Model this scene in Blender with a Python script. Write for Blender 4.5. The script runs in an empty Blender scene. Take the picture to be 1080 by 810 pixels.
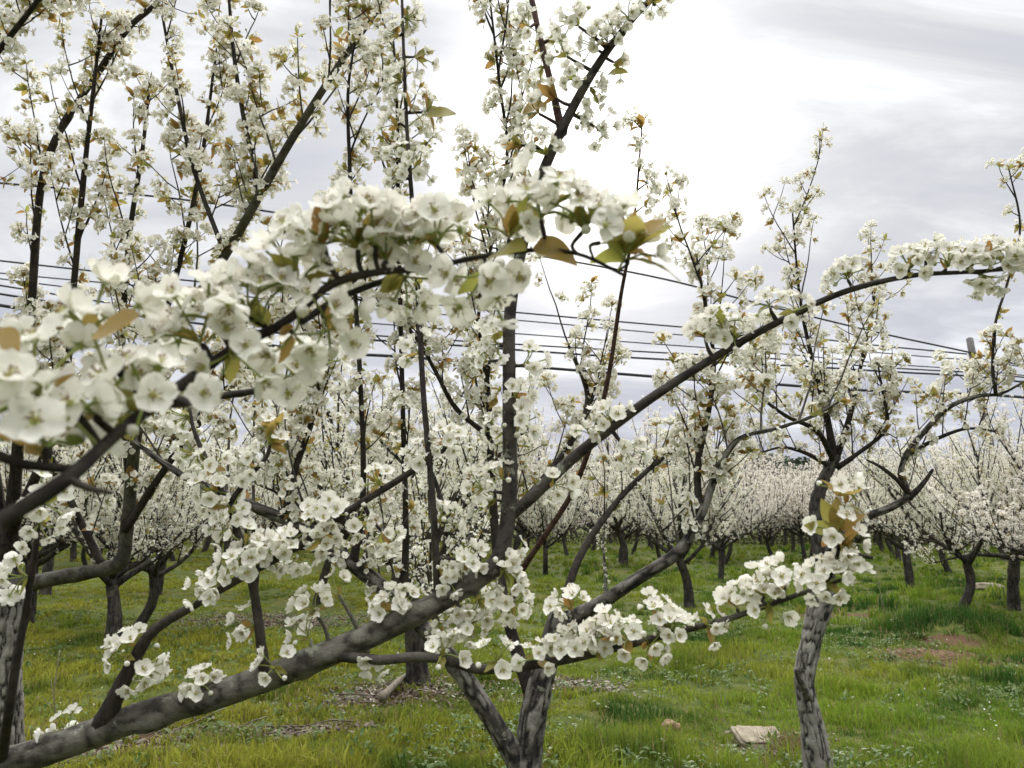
import bpy, math, random
import numpy as np
from mathutils import Vector

R = math.radians
rng = np.random.default_rng(11)
SC = bpy.context.scene
COL = SC.collection

# ------------------------------------------------------------------ camera
CAM_H = 1.55
F = 811.0
HORIZON = 545.0
PITCH = math.atan((HORIZON - 405.0) / F)
cd = bpy.data.cameras.new("camera")
cd.sensor_width = 36.0
cd.lens = 36.0 * F / 1080.0
cd.clip_start = 0.05
cd.clip_end = 3000
cd.dof.use_dof = True
cd.dof.focus_distance = 2.4
cd.dof.aperture_fstop = 9.0
cam = bpy.data.objects.new("camera", cd)
cam.location = (0, 0, CAM_H)
cam.rotation_euler = (math.pi / 2 + PITCH, 0, 0)
COL.objects.link(cam)
SC.camera = cam

# ------------------------------------------------------------------ light
SUN_AZ, SUN_EL = R(6), R(27)
SUND = Vector((math.sin(SUN_AZ) * math.cos(SUN_EL), math.cos(SUN_AZ) * math.cos(SUN_EL), math.sin(SUN_EL)))
ld = bpy.data.lights.new("sun", 'SUN')
ld.energy = 1.5
ld.angle = R(14)
ld.color = (1.0, 0.95, 0.86)
sun = bpy.data.objects.new("sun", ld)
sun.rotation_euler = SUND.to_track_quat('Z', 'Y').to_euler()
COL.objects.link(sun)

SC.view_settings.view_transform = 'Standard'
SC.view_settings.look = 'None'
SC.view_settings.gamma = 1
SC.view_settings.exposure = 0.38
SC.view_settings.use_curve_mapping = False
SC.cycles.max_bounces = 8
SC.cycles.diffuse_bounces = 3
SC.cycles.transmission_bounces = 4
SC.cycles.glossy_bounces = 2
SC.cycles.sample_clamp_indirect = 4
SC.render.use_persistent_data = False


class NT:
    """tiny node helper"""
    def __init__(s, tree):
        s.t = tree
        s.t.nodes.clear()

    def n(s, kind, **kw):
        nd = s.t.nodes.new('ShaderNode' + kind)
        ins = kw.pop('ins', {})
        for k, v in kw.items():
            setattr(nd, k, v)
        for k, v in ins.items():
            s.put(nd.inputs[k], v)
        return nd

    def put(s, sock, v):
        if hasattr(v, 'is_output'):
            s.t.links.new(v, sock)
        elif hasattr(v, 'outputs'):
            s.t.links.new(v.outputs[0], sock)
        else:
            sock.default_value = v

    def math(s, op, a, b=0.0, clamp=False):
        nd = s.n('Math', operation=op, use_clamp=clamp)
        s.put(nd.inputs[0], a)
        s.put(nd.inputs[1], b)
        return nd.outputs[0]

    def mix(s, f, a, b, blend='MIX'):
        nd = s.n('Mix', data_type='RGBA', blend_type=blend)
        s.put(nd.inputs[0], f)
        s.put(nd.inputs[6], a)
        s.put(nd.inputs[7], b)
        return nd.outputs[2]

    def ramp(s, f, stops):
        nd = s.n('ValToRGB')
        cr = nd.color_ramp
        while len(cr.elements) < len(stops):
            cr.elements.new(0.5)
        for e, (p, c) in zip(cr.elements, stops):
            e.position = p
            e.color = (c, c, c, 1) if isinstance(c, (int, float)) else (*c, 1)
        s.put(nd.inputs[0], f)
        return nd.outputs[0]


def world():
    w = bpy.data.worlds.new("World")
    SC.world = w
    w.use_nodes = True
    t = NT(w.node_tree)
    out = t.n('OutputWorld')
    bg = t.n('Background')
    bg.inputs[1].default_value = 0.1
    sky = t.n('TexSky', sky_type='NISHITA', sun_disc=False, sun_elevation=SUN_EL, sun_rotation=SUN_AZ,
              altitude=50, air_density=1.0, dust_density=2.0)
    tc = t.n('TexCoord')
    d = t.n('VectorMath', operation='NORMALIZE', ins={0: tc.outputs['Generated']})
    sx = t.n('SeparateXYZ', ins={0: d.outputs[0]})
    z = t.math('MAXIMUM', sx.outputs[2], 0.0)
    den = t.math('ADD', z, 0.16)
    px = t.math('DIVIDE', sx.outputs[0], den)
    py = t.math('DIVIDE', sx.outputs[1], den)
    cv = t.n('CombineXYZ')
    t.put(cv.inputs[0], px)
    t.put(cv.inputs[1], py)
    mp = t.n('Mapping')
    mp.inputs['Rotation'].default_value = (0, 0, R(-28))
    mp.inputs['Scale'].default_value = (0.75, 1.5, 1)
    mp.inputs['Location'].default_value = (2.3, 0.4, 0)
    lowk = t.ramp(z, [(0.05, (0.76, 0.78, 0.86)), (0.32, 1.0)])
    t.put(mp.inputs[0], cv)
    n1 = t.n('TexNoise', ins={'Vector': mp, 'Scale': 1.5, 'Detail': 9.0, 'Roughness': 0.62, 'Distortion': 0.5})
    n2 = t.n('TexNoise', ins={'Vector': mp, 'Scale': 0.55, 'Detail': 3.0, 'Roughness': 0.5})
    thick = t.math('ADD', t.math('MULTIPLY', n1.outputs[0], 0.65), t.math('MULTIPLY', n2.outputs[0], 0.35))
    # cloud brightness: thin parts bright, thick parts grey-lavender
    cl = t.ramp(thick, [(0.37, (8.6, 8.7, 8.8)), (0.45, (6.5, 6.6, 6.8)), (0.52, (5.3, 5.42, 5.75)), (0.66, (4.35, 4.5, 5.15))])
    # mostly closed cover with a few openings of pale blue
    cover = t.ramp(thick, [(0.30, 0.86), (0.42, 0.98)])
    blue = t.mix(1.0, sky.outputs[0], (1.0, 1.0, 1.0, 1), 'MULTIPLY')
    base = t.mix(cover, blue, cl)
    base = t.mix(1.0, base, lowk, 'MULTIPLY')
    # the sun behind the cloud, a broad bright patch
    dot = t.n('VectorMath', operation='DOT_PRODUCT', ins={0: d.outputs[0], 1: tuple(SUND)})
    dd = t.math('MAXIMUM', dot.outputs['Value'], 0.0)
    g1 = t.math('MULTIPLY', t.math('POWER', dd, 44.0), 2.9)
    g2 = t.math('MULTIPLY', t.math('POWER', dd, 110.0), 14.0)
    mod = t.math('SUBTRACT', 1.45, t.math('MULTIPLY', thick, 1.1))
    g = t.math('MULTIPLY', t.math('ADD', g1, g2), mod)
    gc = t.mix(1.0, (1.0, 0.97, 0.92, 1), (0, 0, 0, 1), 'ADD')
    gv = t.n('VectorMath', operation='SCALE', ins={0: gc})
    t.put(gv.inputs['Scale'], g)
    # brighter overhead, as an overcast sky is
    zen = t.math('MULTIPLY', t.math('MAXIMUM', t.math('SUBTRACT', z, 0.58), 0.0), 92.0)
    zv = t.n('VectorMath', operation='SCALE', ins={0: (1.0, 1.0, 1.03)})
    t.put(zv.inputs['Scale'], zen)
    s1 = t.n('VectorMath', operation='ADD', ins={0: base, 1: gv.outputs[0]})
    s2 = t.n('VectorMath', operation='ADD', ins={0: s1.outputs[0], 1: zv.outputs[0]})
    t.put(bg.inputs[0], s2.outputs[0])
    t.put(out.inputs[0], bg)


world()


# ------------------------------------------------------------------ pixel -> place
def P(px, py, d):
    """point at forward (Y) distance d that the pixel of the 1080x810 picture shows"""
    u, v = (px - 540.0) / F, (405.0 - py) / F
    c, s = math.cos(PITCH), math.sin(PITCH)
    dy, dz = c - v * s, s + v * c
    return np.array([u / dy * d, d, CAM_H + dz / dy * d])


def px_of(p):
    c, s = math.cos(PITCH), math.sin(PITCH)
    y, z = p[1], p[2] - CAM_H
    fw, up = y * c + z * s, -y * s + z * c
    return 540 + F * p[0] / fw, 405 - F * up / fw, fw


def vnoise(x, y, s, seed=0):
    """cheap smooth value noise on arrays"""
    x = np.asarray(x, float) / s + seed * 17.31
    y = np.asarray(y, float) / s + seed * 9.77
    xi, yi = np.floor(x), np.floor(y)
    fx, fy = x - xi, y - yi
    fx, fy = fx * fx * (3 - 2 * fx), fy * fy * (3 - 2 * fy)

    def h(a, b):
        q = np.sin(a * 127.1 + b * 311.7 + seed * 74.7) * 43758.5453
        return q - np.floor(q)
    return (h(xi, yi) * (1 - fx) + h(xi + 1, yi) * fx) * (1 - fy) + (h(xi, yi + 1) * (1 - fx) + h(xi + 1, yi + 1) * fx) * fy


def flat(px, py):
    p = P(px, py, 10.0)
    k = CAM_H / (CAM_H - p[2])
    return p[0] * k, p[1] * k


MOUND = flat(1000, 672)
SOIL = flat(985, 692)


def ground_h(x, y):
    x, y = np.asarray(x, float), np.asarray(y, float)
    h = 0.07 * (vnoise(x, y, 3.1, 1) - 0.5) + 0.09 * (vnoise(x, y, 1.1, 2) - 0.5) + 0.05 * (vnoise(x, y, 0.4, 3) - 0.5)
    r2 = ((x - MOUND[0]) / 1.0) ** 2 + ((y - MOUND[1]) / 0.8) ** 2
    h = h + 0.24 * np.exp(-r2 * 1.6)
    r3 = ((x - SOIL[0]) / 0.7) ** 2 + ((y - SOIL[1]) / 0.55) ** 2
    h = h + 0.05 * np.exp(-r3 * 1.5)
    return h


def on_ground(px, py):
    x, y = flat(px, py)
    return np.array([x, y, float(ground_h(x, y))])


# ------------------------------------------------------------------ materials
def new_mat(name):
    m = bpy.data.materials.new(name)
    m.use_nodes = True
    return m, NT(m.node_tree)


def leafy(name, build_col, transl=0.4, rough=0.5, spec=0.3, tint=None):
    m, t = new_mat(name)
    out = t.n('OutputMaterial')
    col = build_col(t)
    p = t.n('BsdfPrincipled', ins={'Base Color': col, 'Roughness': rough, 'Specular IOR Level': spec})
    tr = t.n('BsdfTranslucent', ins={'Color': t.mix(1.0, col, tint, 'MULTIPLY') if tint else col})
    mx = t.n('MixShader', ins={0: transl, 1: p, 2: tr})
    t.put(out.inputs[0], mx)
    return m


def _rgb(t, c):
    n = t.n('RGB')
    n.outputs[0].default_value = (*c, 1)
    return n.outputs[0]


def petal_col(t):
    oi = t.n('ObjectInfo')
    geo = t.n('NewGeometry')
    tc = t.n('TexCoord')
    no = t.n('TexNoise', ins={'Vector': tc.outputs['Object'], 'Scale': 55.0, 'Detail': 2.0})
    a = t.mix(geo.outputs['Random Per Island'], (0.86, 0.845, 0.755, 1), (0.86, 0.82, 0.745, 1))
    b = t.mix(t.ramp(no.outputs[0], [(0.35, 0.0), (0.7, 0.35)]), a, (0.76, 0.78, 0.62, 1))
    return t.mix(t.math('MULTIPLY', oi.outputs['Random'], 0.3), b, (0.84, 0.81, 0.74, 1))


M = {}
M['petal'] = leafy('petal_white', petal_col, 0.42, 0.6, 0.2)
M['petal_far'] = leafy('petal_blush', lambda t: _rgb(t, (0.82, 0.775, 0.69)), 0.42, 0.6, 0.1)


def vary(c1, c2, scale=30.0):
    def f(t):
        geo = t.n('NewGeometry')
        tc = t.n('TexCoord')
        no = t.n('TexNoise', ins={'Vector': tc.outputs['Object'], 'Scale': scale, 'Detail': 3.0})
        q = t.math('ADD', t.math('MULTIPLY', geo.outputs['Random Per Island'], 0.75), t.math('MULTIPLY', no.outputs[0], 0.35), True)
        return t.mix(q, (*c1, 1), (*c2, 1))
    return f


M['stem'] = leafy('pedicel_green', vary((0.20, 0.27, 0.05), (0.30, 0.32, 0.09)), 0.25)
M['eye'] = leafy('flower_centre', vary((0.42, 0.48, 0.12), (0.50, 0.46, 0.16)), 0.25)
M['anther'] = leafy('anther', vary((0.36, 0.26, 0.10), (0.15, 0.06, 0.055)), 0.1)
M['leaf'] = leafy('young_leaf', vary((0.30, 0.33, 0.07), (0.33, 0.25, 0.07), 18.0), 0.6, 0.4, 0.4)
M['leaf_bronze'] = leafy('bronze_leaf', vary((0.36, 0.19, 0.06), (0.34, 0.27, 0.07), 18.0), 0.6, 0.4, 0.4)


def bark(name, dark, mid, pale, stretch=0.22, scale=38.0, pale_amt=0.5, bump=0.6, moss=0.25):
    m, t = new_mat(name)
    out = t.n('OutputMaterial')
    tc = t.n('TexCoord')
    mp = t.n('Mapping')
    mp.inputs['Scale'].default_value = (1, 1, stretch)
    t.put(mp.inputs[0], tc.outputs['Object'])
    n1 = t.n('TexNoise', ins={'Vector': mp, 'Scale': scale, 'Detail': 6.0, 'Roughness': 0.62, 'Distortion': 0.6})
    n2 = t.n('TexNoise', ins={'Vector': tc.outputs['Object'], 'Scale': 9.0, 'Detail': 5.0, 'Roughness': 0.65})
    n3 = t.n('TexNoise', ins={'Vector': tc.outputs['Object'], 'Scale': 90.0, 'Detail': 3.0})
    c1 = t.mix(t.ramp(n1.outputs[0], [(0.44, 0.0), (0.54, 1.0)]), (*dark, 1), (*mid, 1))
    c2 = t.mix(t.math('MULTIPLY', t.ramp(n2.outputs[0], [(0.46, 0.0), (0.64, 1.0)]), pale_amt), c1, (*pale, 1))
    ms = t.n('TexNoise', ins={'Vector': tc.outputs['Object'], 'Scale': 5.0, 'Detail': 6.0, 'Roughness': 0.7})
    c3 = t.mix(t.math('MULTIPLY', t.ramp(ms.outputs[0], [(0.5, 0.0), (0.62, 1.0)]), moss), c2, (0.12, 0.125, 0.05, 1))
    c4 = t.mix(t.ramp(n3.outputs[0], [(0.3, 0.35), (0.6, 0.0)]), c3, (*dark, 1))
    hgt = t.math('ADD', t.math('MULTIPLY', n1.outputs[0], 1.0), t.math('MULTIPLY', n3.outputs[0], 0.35))
    bp = t.n('Bump', ins={'Height': hgt, 'Strength': bump, 'Distance': 0.012})
    p = t.n('BsdfPrincipled', ins={'Base Color': c4, 'Roughness': 0.85, 'Specular IOR Level': 0.2, 'Normal': bp})
    t.put(out.inputs[0], p)
    return m


M['bark_rough'] = bark('bark_fissured', (0.016, 0.013, 0.011), (0.12, 0.108, 0.09), (0.34, 0.325, 0.28), 0.14, 42.0, 0.8, 1.0)
M['bark_dark'] = bark('bark_dark', (0.016, 0.013, 0.011), (0.07, 0.062, 0.05), (0.20, 0.19, 0.16), 0.2, 45.0, 0.5, 1.0)


def plate_bark(name, dark, mid, pale, pale_amt, dark_above=None):
    m, t = new_mat(name)
    out = t.n('OutputMaterial')
    vc = t.n('VertexColor', layer_name='plate')
    sp = t.n('SeparateColor', ins={0: vc.outputs[0]})
    tc = t.n('TexCoord')
    n1 = t.n('TexNoise', ins={'Vector': tc.outputs['Object'], 'Scale': 7.0, 'Detail': 6.0, 'Roughness': 0.7})
    n2 = t.n('TexNoise', ins={'Vector': tc.outputs['Object'], 'Scale': 120.0, 'Detail': 4.0, 'Roughness': 0.7})
    h = t.math('ADD', sp.outputs[0], t.math('MULTIPLY', t.math('SUBTRACT', n2.outputs[0], 0.5), 0.5))
    c = t.mix(t.ramp(h, [(0.25, 0.0), (0.52, 1.0)]), (*dark, 1), (*mid, 1))
    c = t.mix(t.math('MULTIPLY', t.ramp(h, [(0.5, 0.0), (0.85, 1.0)]), t.ramp(n1.outputs[0], [(0.4, 0.15 * pale_amt), (0.6, pale_amt)])), c, (*pale, 1))
    c = t.mix(t.ramp(n1.outputs[0], [(0.55, 0.0), (0.72, 0.35)]), c, (0.10, 0.105, 0.045, 1))
    n4 = t.n('TexNoise', ins={'Vector': tc.outputs['Object'], 'Scale': 26.0, 'Detail': 5.0, 'Roughness': 0.75})
    c = t.mix(t.ramp(n4.outputs[0], [(0.60, 0.0), (0.66, 0.65)]), c, (0.27, 0.285, 0.21, 1))
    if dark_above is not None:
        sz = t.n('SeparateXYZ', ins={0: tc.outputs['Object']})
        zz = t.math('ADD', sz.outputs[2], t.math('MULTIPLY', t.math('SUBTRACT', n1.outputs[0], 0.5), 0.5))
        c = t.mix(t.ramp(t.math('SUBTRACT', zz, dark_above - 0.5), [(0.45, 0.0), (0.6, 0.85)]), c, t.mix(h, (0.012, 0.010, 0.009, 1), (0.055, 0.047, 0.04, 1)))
    bp = t.n('Bump', ins={'Height': n2, 'Strength': 0.6, 'Distance': 0.008})
    t.put(out.inputs[0], t.n('BsdfPrincipled', ins={'Base Color': c, 'Roughness': 0.85, 'Specular IOR Level': 0.3, 'Normal': bp}))
    return m


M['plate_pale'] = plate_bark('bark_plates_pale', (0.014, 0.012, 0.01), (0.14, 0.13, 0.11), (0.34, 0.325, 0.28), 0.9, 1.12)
M['plate_smooth'] = plate_bark('bark_plates_fine', (0.03, 0.026, 0.02), (0.09, 0.082, 0.064), (0.21, 0.20, 0.16), 0.8)
M['plate_twig'] = plate_bark('bark_plates_twig', (0.014, 0.011, 0.009), (0.042, 0.035, 0.029), (0.10, 0.09, 0.075), 0.5)
M['plate_dark'] = plate_bark('bark_plates_dark', (0.010, 0.009, 0.008), (0.055, 0.048, 0.039), (0.30, 0.285, 0.245), 0.85)
M['bark_smooth'] = bark('bark_smooth', (0.028, 0.024, 0.019), (0.062, 0.057, 0.045), (0.15, 0.145, 0.115), 0.6, 30.0, 0.6, 0.5)
M['bark_twig'] = bark('bark_twig', (0.014, 0.011, 0.009), (0.036, 0.028, 0.023), (0.07, 0.062, 0.052), 0.5, 60.0, 0.35, 0.3, 0.1)
M['bark_red'] = bark('bark_reddish', (0.035, 0.018, 0.015), (0.085, 0.045, 0.035), (0.12, 0.08, 0.06), 0.5, 60.0, 0.35, 0.3, 0.05)
M['bark_far'] = bark('bark_far', (0.014, 0.012, 0.010), (0.045, 0.039, 0.032), (0.13, 0.12, 0.10), 0.25, 30.0, 0.4, 0.4)


# ------------------------------------------------------------------ mesh builder
class MB:
    def __init__(s):
        s.v, s.f, s.m, s.n, s.c = [], [], [], 0, []

    def add(s, V, Fc, mi):
        V = np.asarray(V, float)
        Fc = np.asarray(Fc, int)
        mi = np.full(len(Fc), mi) if np.isscalar(mi) else np.asarray(mi)
        G = np.where(Fc >= 0, Fc + s.n, -1)
        s.v.append(V)
        s.f.append(G)
        s.m.append(mi)
        s.n += len(V)

    def inst(s, T, Rm, pos, scl):
        """T=(V,F,M) template copied with rotations Rm (n,3,3), positions (n,3), scales (n,)"""
        V, Fc, mi = T
        n = len(pos)
        if n == 0:
            return
        W = np.einsum('nij,vj->nvi', Rm, V) * np.asarray(scl)[:, None, None] + np.asarray(pos)[:, None, :]
        off = (np.arange(n) * len(V) + s.n)[:, None, None]
        G = np.where(Fc[None] >= 0, Fc[None] + off, -1).reshape(-1, 4)
        s.v.append(W.reshape(-1, 3))
        s.f.append(G)
        s.m.append(np.tile(mi, n))
        s.n += n * len(V)

    def arrays(s):
        return np.concatenate(s.v), np.concatenate(s.f), np.concatenate(s.m)

    def mesh(s, name, mats, smooth=True):
        me = bpy.data.meshes.new(name)
        V, Fc, mi = s.arrays()
        me.vertices.add(len(V))
        me.vertices.foreach_set('co', V.astype(np.float32).ravel())
        fl = Fc.ravel()
        fl = fl[fl >= 0].astype(np.int32)
        tot = np.where(Fc[:, 3] < 0, 3, 4).astype(np.int32)
        st = np.concatenate([[0], np.cumsum(tot)[:-1]]).astype(np.int32)
        me.loops.add(len(fl))
        me.loops.foreach_set('vertex_index', fl)
        me.polygons.add(len(Fc))
        me.polygons.foreach_set('loop_start', st)
        me.polygons.foreach_set('loop_total', tot)
        for m in mats:
            me.materials.append(M[m] if isinstance(m, str) else m)
        me.polygons.foreach_set('material_index', mi.astype(np.int32))
        if smooth:
            me.polygons.foreach_set('use_smooth', np.ones(len(Fc), bool))
        me.update(calc_edges=True)
        if hasattr(s, 'plate'):
            pl = np.concatenate([s.plate, np.full(len(V) - len(s.plate), 0.55)])
            ca = me.color_attributes.new('plate', 'FLOAT_COLOR', 'POINT')
            ca.data.foreach_set('color', np.stack([pl, pl, pl, np.ones_like(pl)], -1).astype(np.float32).ravel())
        return me


def link(name, me, parent=None, loc=None):
    o = bpy.data.objects.new(name, me)
    COL.objects.link(o)
    if parent is not None:
        o.parent = parent
    if loc is not None:
        o.location = loc
    return o


def tag(o, label=None, cat=None, group=None, kind=None):
    if label:
        o['label'] = label
    if cat:
        o['category'] = cat
    if group:
        o['group'] = group
    if kind:
        o['kind'] = kind
    return o


def empty(name, loc):
    o = bpy.data.objects.new(name, None)
    o.empty_display_size = 0.1
    COL.objects.link(o)
    o.location = loc
    return o


def unit(a):
    a = np.asarray(a, float)
    return a / (np.linalg.norm(a, axis=-1, keepdims=True) + 1e-12)


def frames(d, roll=None, r=rng):
    """rotation matrices whose z axis is d (n,3)"""
    d = unit(np.atleast_2d(d))
    n = len(d)
    a = np.where(np.abs(d[:, 2:3]) < 0.9, np.array([[0, 0, 1.0]]), np.array([[1.0, 0, 0]]))
    x = unit(np.cross(a, d))
    y = np.cross(d, x)
    th = r.uniform(0, 2 * np.pi, n) if roll is None else np.full(n, roll)
    c, s = np.cos(th)[:, None], np.sin(th)[:, None]
    return np.stack([x * c + y * s, -x * s + y * c, d], axis=2)


def catmull(pts, per):
    """smooth a polyline given as rows (any number of columns)"""
    pts = np.asarray(pts, float)
    q = np.vstack([2 * pts[0] - pts[1], pts, 2 * pts[-1] - pts[-2]])
    out = []
    for i in range(len(pts) - 1):
        p0, p1, p2, p3 = q[i], q[i + 1], q[i + 2], q[i + 3]
        for k in range(per):
            t = k / per
            out.append(0.5 * ((2 * p1) + (-p0 + p2) * t + (2 * p0 - 5 * p1 + 4 * p2 - p3) * t * t + (-p0 + 3 * p1 - 3 * p2 + p3) * t ** 3))
    out.append(pts[-1])
    return np.array(out)


def vnoise_p(x, y, n, seed=0):
    """value noise, periodic in x with period n (x already in cells)"""
    xi, yi = np.floor(x), np.floor(y)
    fx, fy = x - xi, y - yi
    fx, fy = fx * fx * (3 - 2 * fx), fy * fy * (3 - 2 * fy)

    def h(a, b):
        q = np.sin(np.mod(a, n) * 127.1 + b * 311.7 + seed * 74.7) * 43758.5453
        return q - np.floor(q)
    return (h(xi, yi) * (1 - fx) + h(xi + 1, yi) * fx) * (1 - fy) + (h(xi, yi + 1) * (1 - fx) + h(xi + 1, yi + 1) * fx) * fy


def bark_tube(mb, pts, rad, r=rng, cell=0.02, length=0.065, depth=0.18, row=0.008, col=0.006, lumps=0.22, knots=0):
    """limb whose bark is cracked into plates; keeps how high each point stands in mb.plate"""
    pts, rad = np.asarray(pts, float), np.asarray(rad, float)
    L = np.concatenate([[0], np.cumsum(np.linalg.norm(np.diff(pts, axis=0), axis=1))])
    n = max(8, int(L[-1] / row))
    u = np.linspace(0, L[-1], n)
    P_ = np.stack([np.interp(u, L, pts[:, k]) for k in range(3)], 1)
    rr = np.interp(u, L, rad)
    sides = int(np.clip(2 * math.pi * rad.mean() / col, 14, 110))
    ncell = max(4, int(round(2 * math.pi * rad.mean() / cell)))
    tan = unit(np.gradient(P_, axis=0))
    a = np.array([0, 0, 1.0]) if abs(tan[0][2]) < 0.9 else np.array([1.0, 0, 0])
    x = unit(np.cross(a, tan[0]))
    X = []
    for i in range(n):
        x = unit(x - tan[i] * np.dot(x, tan[i]))
        X.append(x)
    X = np.array(X)
    Y = np.cross(tan, X)
    th = np.linspace(0, 2 * np.pi, sides, endpoint=False)
    A, U = np.meshgrid(th / (2 * np.pi), u, indexing='xy')
    sd = int(r.integers(1000))
    warp = 0.9 * (vnoise_p(A * 5, U / 0.2, 5, sd) - 0.5)
    n1 = vnoise_p(A * ncell + warp, U / length, ncell, sd + 1)
    n2 = vnoise_p(A * ncell * 2 + warp * 2, U / (length * 0.45), ncell * 2, sd + 2)
    n3 = vnoise_p(A * ncell * 3, U / 0.02, ncell * 3, sd + 3)
    hgt = np.clip(np.abs(n1 - 0.5) * 3.2, 0, 1) * 0.62 + np.clip(np.abs(n2 - 0.5) * 3.4, 0, 1) * 0.25 + n3 * 0.16
    lump = vnoise_p(A * 3, U / 0.25, 3, sd + 5) - 0.5
    R_ = rr[:, None] * (1 + lumps * lump) - depth * rr.mean() * (1 - hgt)
    for k in range(knots):
        u0, t0, sz = r.uniform(0.05, 0.95) * L[-1], r.uniform(0, 2 * np.pi), r.uniform(0.35, 0.8) * rr.mean()
        dth = np.abs(th - t0)
        dth = np.minimum(dth, 2 * np.pi - dth)
        R_ = R_ + sz * 0.42 * np.exp(-((U - u0) / sz) ** 2 - (dth[None, :] * rr.mean() / sz) ** 2)
    V = P_[:, None] + R_[..., None] * (np.cos(th)[None, :, None] * X[:, None] + np.sin(th)[None, :, None] * Y[:, None])
    i, j = np.meshgrid(np.arange(n - 1), np.arange(sides), indexing='ij')
    j2 = (j + 1) % sides
    Fc = np.stack([i * sides + j, i * sides + j2, (i + 1) * sides + j2, (i + 1) * sides + j], -1).reshape(-1, 4)
    e = (n - 1) * sides
    V = np.vstack([V.reshape(-1, 3), P_[-1] + tan[-1] * rr[-1] * 0.06])
    Fc = np.vstack([Fc, np.stack([e + np.arange(sides), e + (np.arange(sides) + 1) % sides, np.full(sides, n * sides), np.full(sides, -1)], -1)])
    if not hasattr(mb, 'plate'):
        mb.plate = np.full(mb.n, 0.6)
    mb.add(V, Fc, 0)
    mb.plate = np.concatenate([mb.plate, hgt.ravel(), [0.8]])


def tube(mb, pts, rad, sides=8, mi=0, rough=0.0, r=rng, cap=True, ridges=0):
    pts = np.asarray(pts, float)
    rad = np.asarray(rad, float)
    n = len(pts)
    tan = unit(np.gradient(pts, axis=0))
    a = np.array([0, 0, 1.0]) if abs(tan[0][2]) < 0.9 else np.array([1.0, 0, 0])
    x = unit(np.cross(a, tan[0]))
    X = []
    for i in range(n):
        x = unit(x - tan[i] * np.dot(x, tan[i]))
        X.append(x)
    X = np.array(X)
    Y = np.cross(tan, X)
    th = np.linspace(0, 2 * np.pi, sides, endpoint=False)
    rr = np.repeat(rad[:, None], sides, 1)
    if rough > 0:
        rr = rr * (1 + rough * r.normal(0, 1, (n, 1)) * 0.5 + rough * r.normal(0, 0.6, (n, sides)))
    if ridges:
        i = np.arange(n)[:, None]
        rr = rr * (1 + 0.10 * np.sin(ridges * th[None] + 1.3 * np.sin(i * 0.31)) + 0.07 * np.sin((ridges * 2 + 1) * th[None] + 2 * np.sin(i * 0.23 + 1)))
    V = pts[:, None, :] + rr[:, :, None] * (np.cos(th)[None, :, None] * X[:, None, :] + np.sin(th)[None, :, None] * Y[:, None, :])
    V = V.reshape(-1, 3)
    i, j = np.meshgrid(np.arange(n - 1), np.arange(sides), indexing='ij')
    j2 = (j + 1) % sides
    Fc = np.stack([i * sides + j, i * sides + j2, (i + 1) * sides + j2, (i + 1) * sides + j], -1).reshape(-1, 4)
    if cap:
        V = np.vstack([V, pts[-1] + tan[-1] * rad[-1] * 0.5, pts[0]])
        e = (n - 1) * sides
        c1 = np.stack([e + np.arange(sides), e + (np.arange(sides) + 1) % sides, np.full(sides, n * sides), np.full(sides, -1)], -1)
        c0 = np.stack([(np.arange(sides) + 1) % sides, np.arange(sides), np.full(sides, n * sides + 1), np.full(sides, -1)], -1)
        Fc = np.vstack([Fc, c1, c0])
    mb.add(V, Fc, mi)


# ------------------------------------------------------------------ flowers
# material slots of every blossom mesh
BL = ['petal', 'stem', 'eye', 'anther', 'leaf', 'leaf_bronze', 'bark_twig']


def grid_faces(nu, nv):
    i, j = np.meshgrid(np.arange(nu - 1), np.arange(nv - 1), indexing='ij')
    return np.stack([i * nv + j, (i + 1) * nv + j, (i + 1) * nv + j + 1, i * nv + j + 1], -1).reshape(-1, 4)


def petal(r, nu, nv, L, open_):
    """open_: 0 flat .. 1.4 nearly closed; grows from the origin along +x, face up +z"""
    t = np.linspace(0, 1, nu)
    v = np.linspace(-1, 1, nv)
    w = 0.47 * L * np.sqrt(np.clip(1 - ((t - 0.58) / 0.475) ** 2, 0.03, 1)) * r.uniform(0.88, 1.12)
    w[0] = 0.10 * L
    T, Vv = np.meshgrid(t, v, indexing='ij')
    W = w[:, None] * Vv
    edge = 1.0 - 0.13 * (T ** 3) * Vv ** 2 + 0.03 * r.normal(0, 1, T.shape) * (T > 0.6)
    rad = (0.10 + 0.95 * T * edge) * L
    bend = open_ * (0.55 + 0.45 * T) + 0.25 * T * r.normal(0.1, 0.9) * 0.7
    X = rad * np.cos(bend * 0.9)
    Z = rad * np.sin(bend * 0.9) + 0.20 * L * (Vv ** 2) * (0.4 + T) * r.uniform(0.3, 1.1)
    Z = Z + 0.04 * L * r.normal(0, 1, T.shape) * (T > 0.3)
    tw = r.normal(0, 0.12)
    Z = Z + W * tw
    return np.stack([X, W, Z], -1).reshape(-1, 3), grid_faces(nu, nv)


def rotz(a):
    c, s = math.cos(a), math.sin(a)
    return np.array([[c, -s, 0], [s, c, 0], [0, 0, 1.0]])


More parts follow.
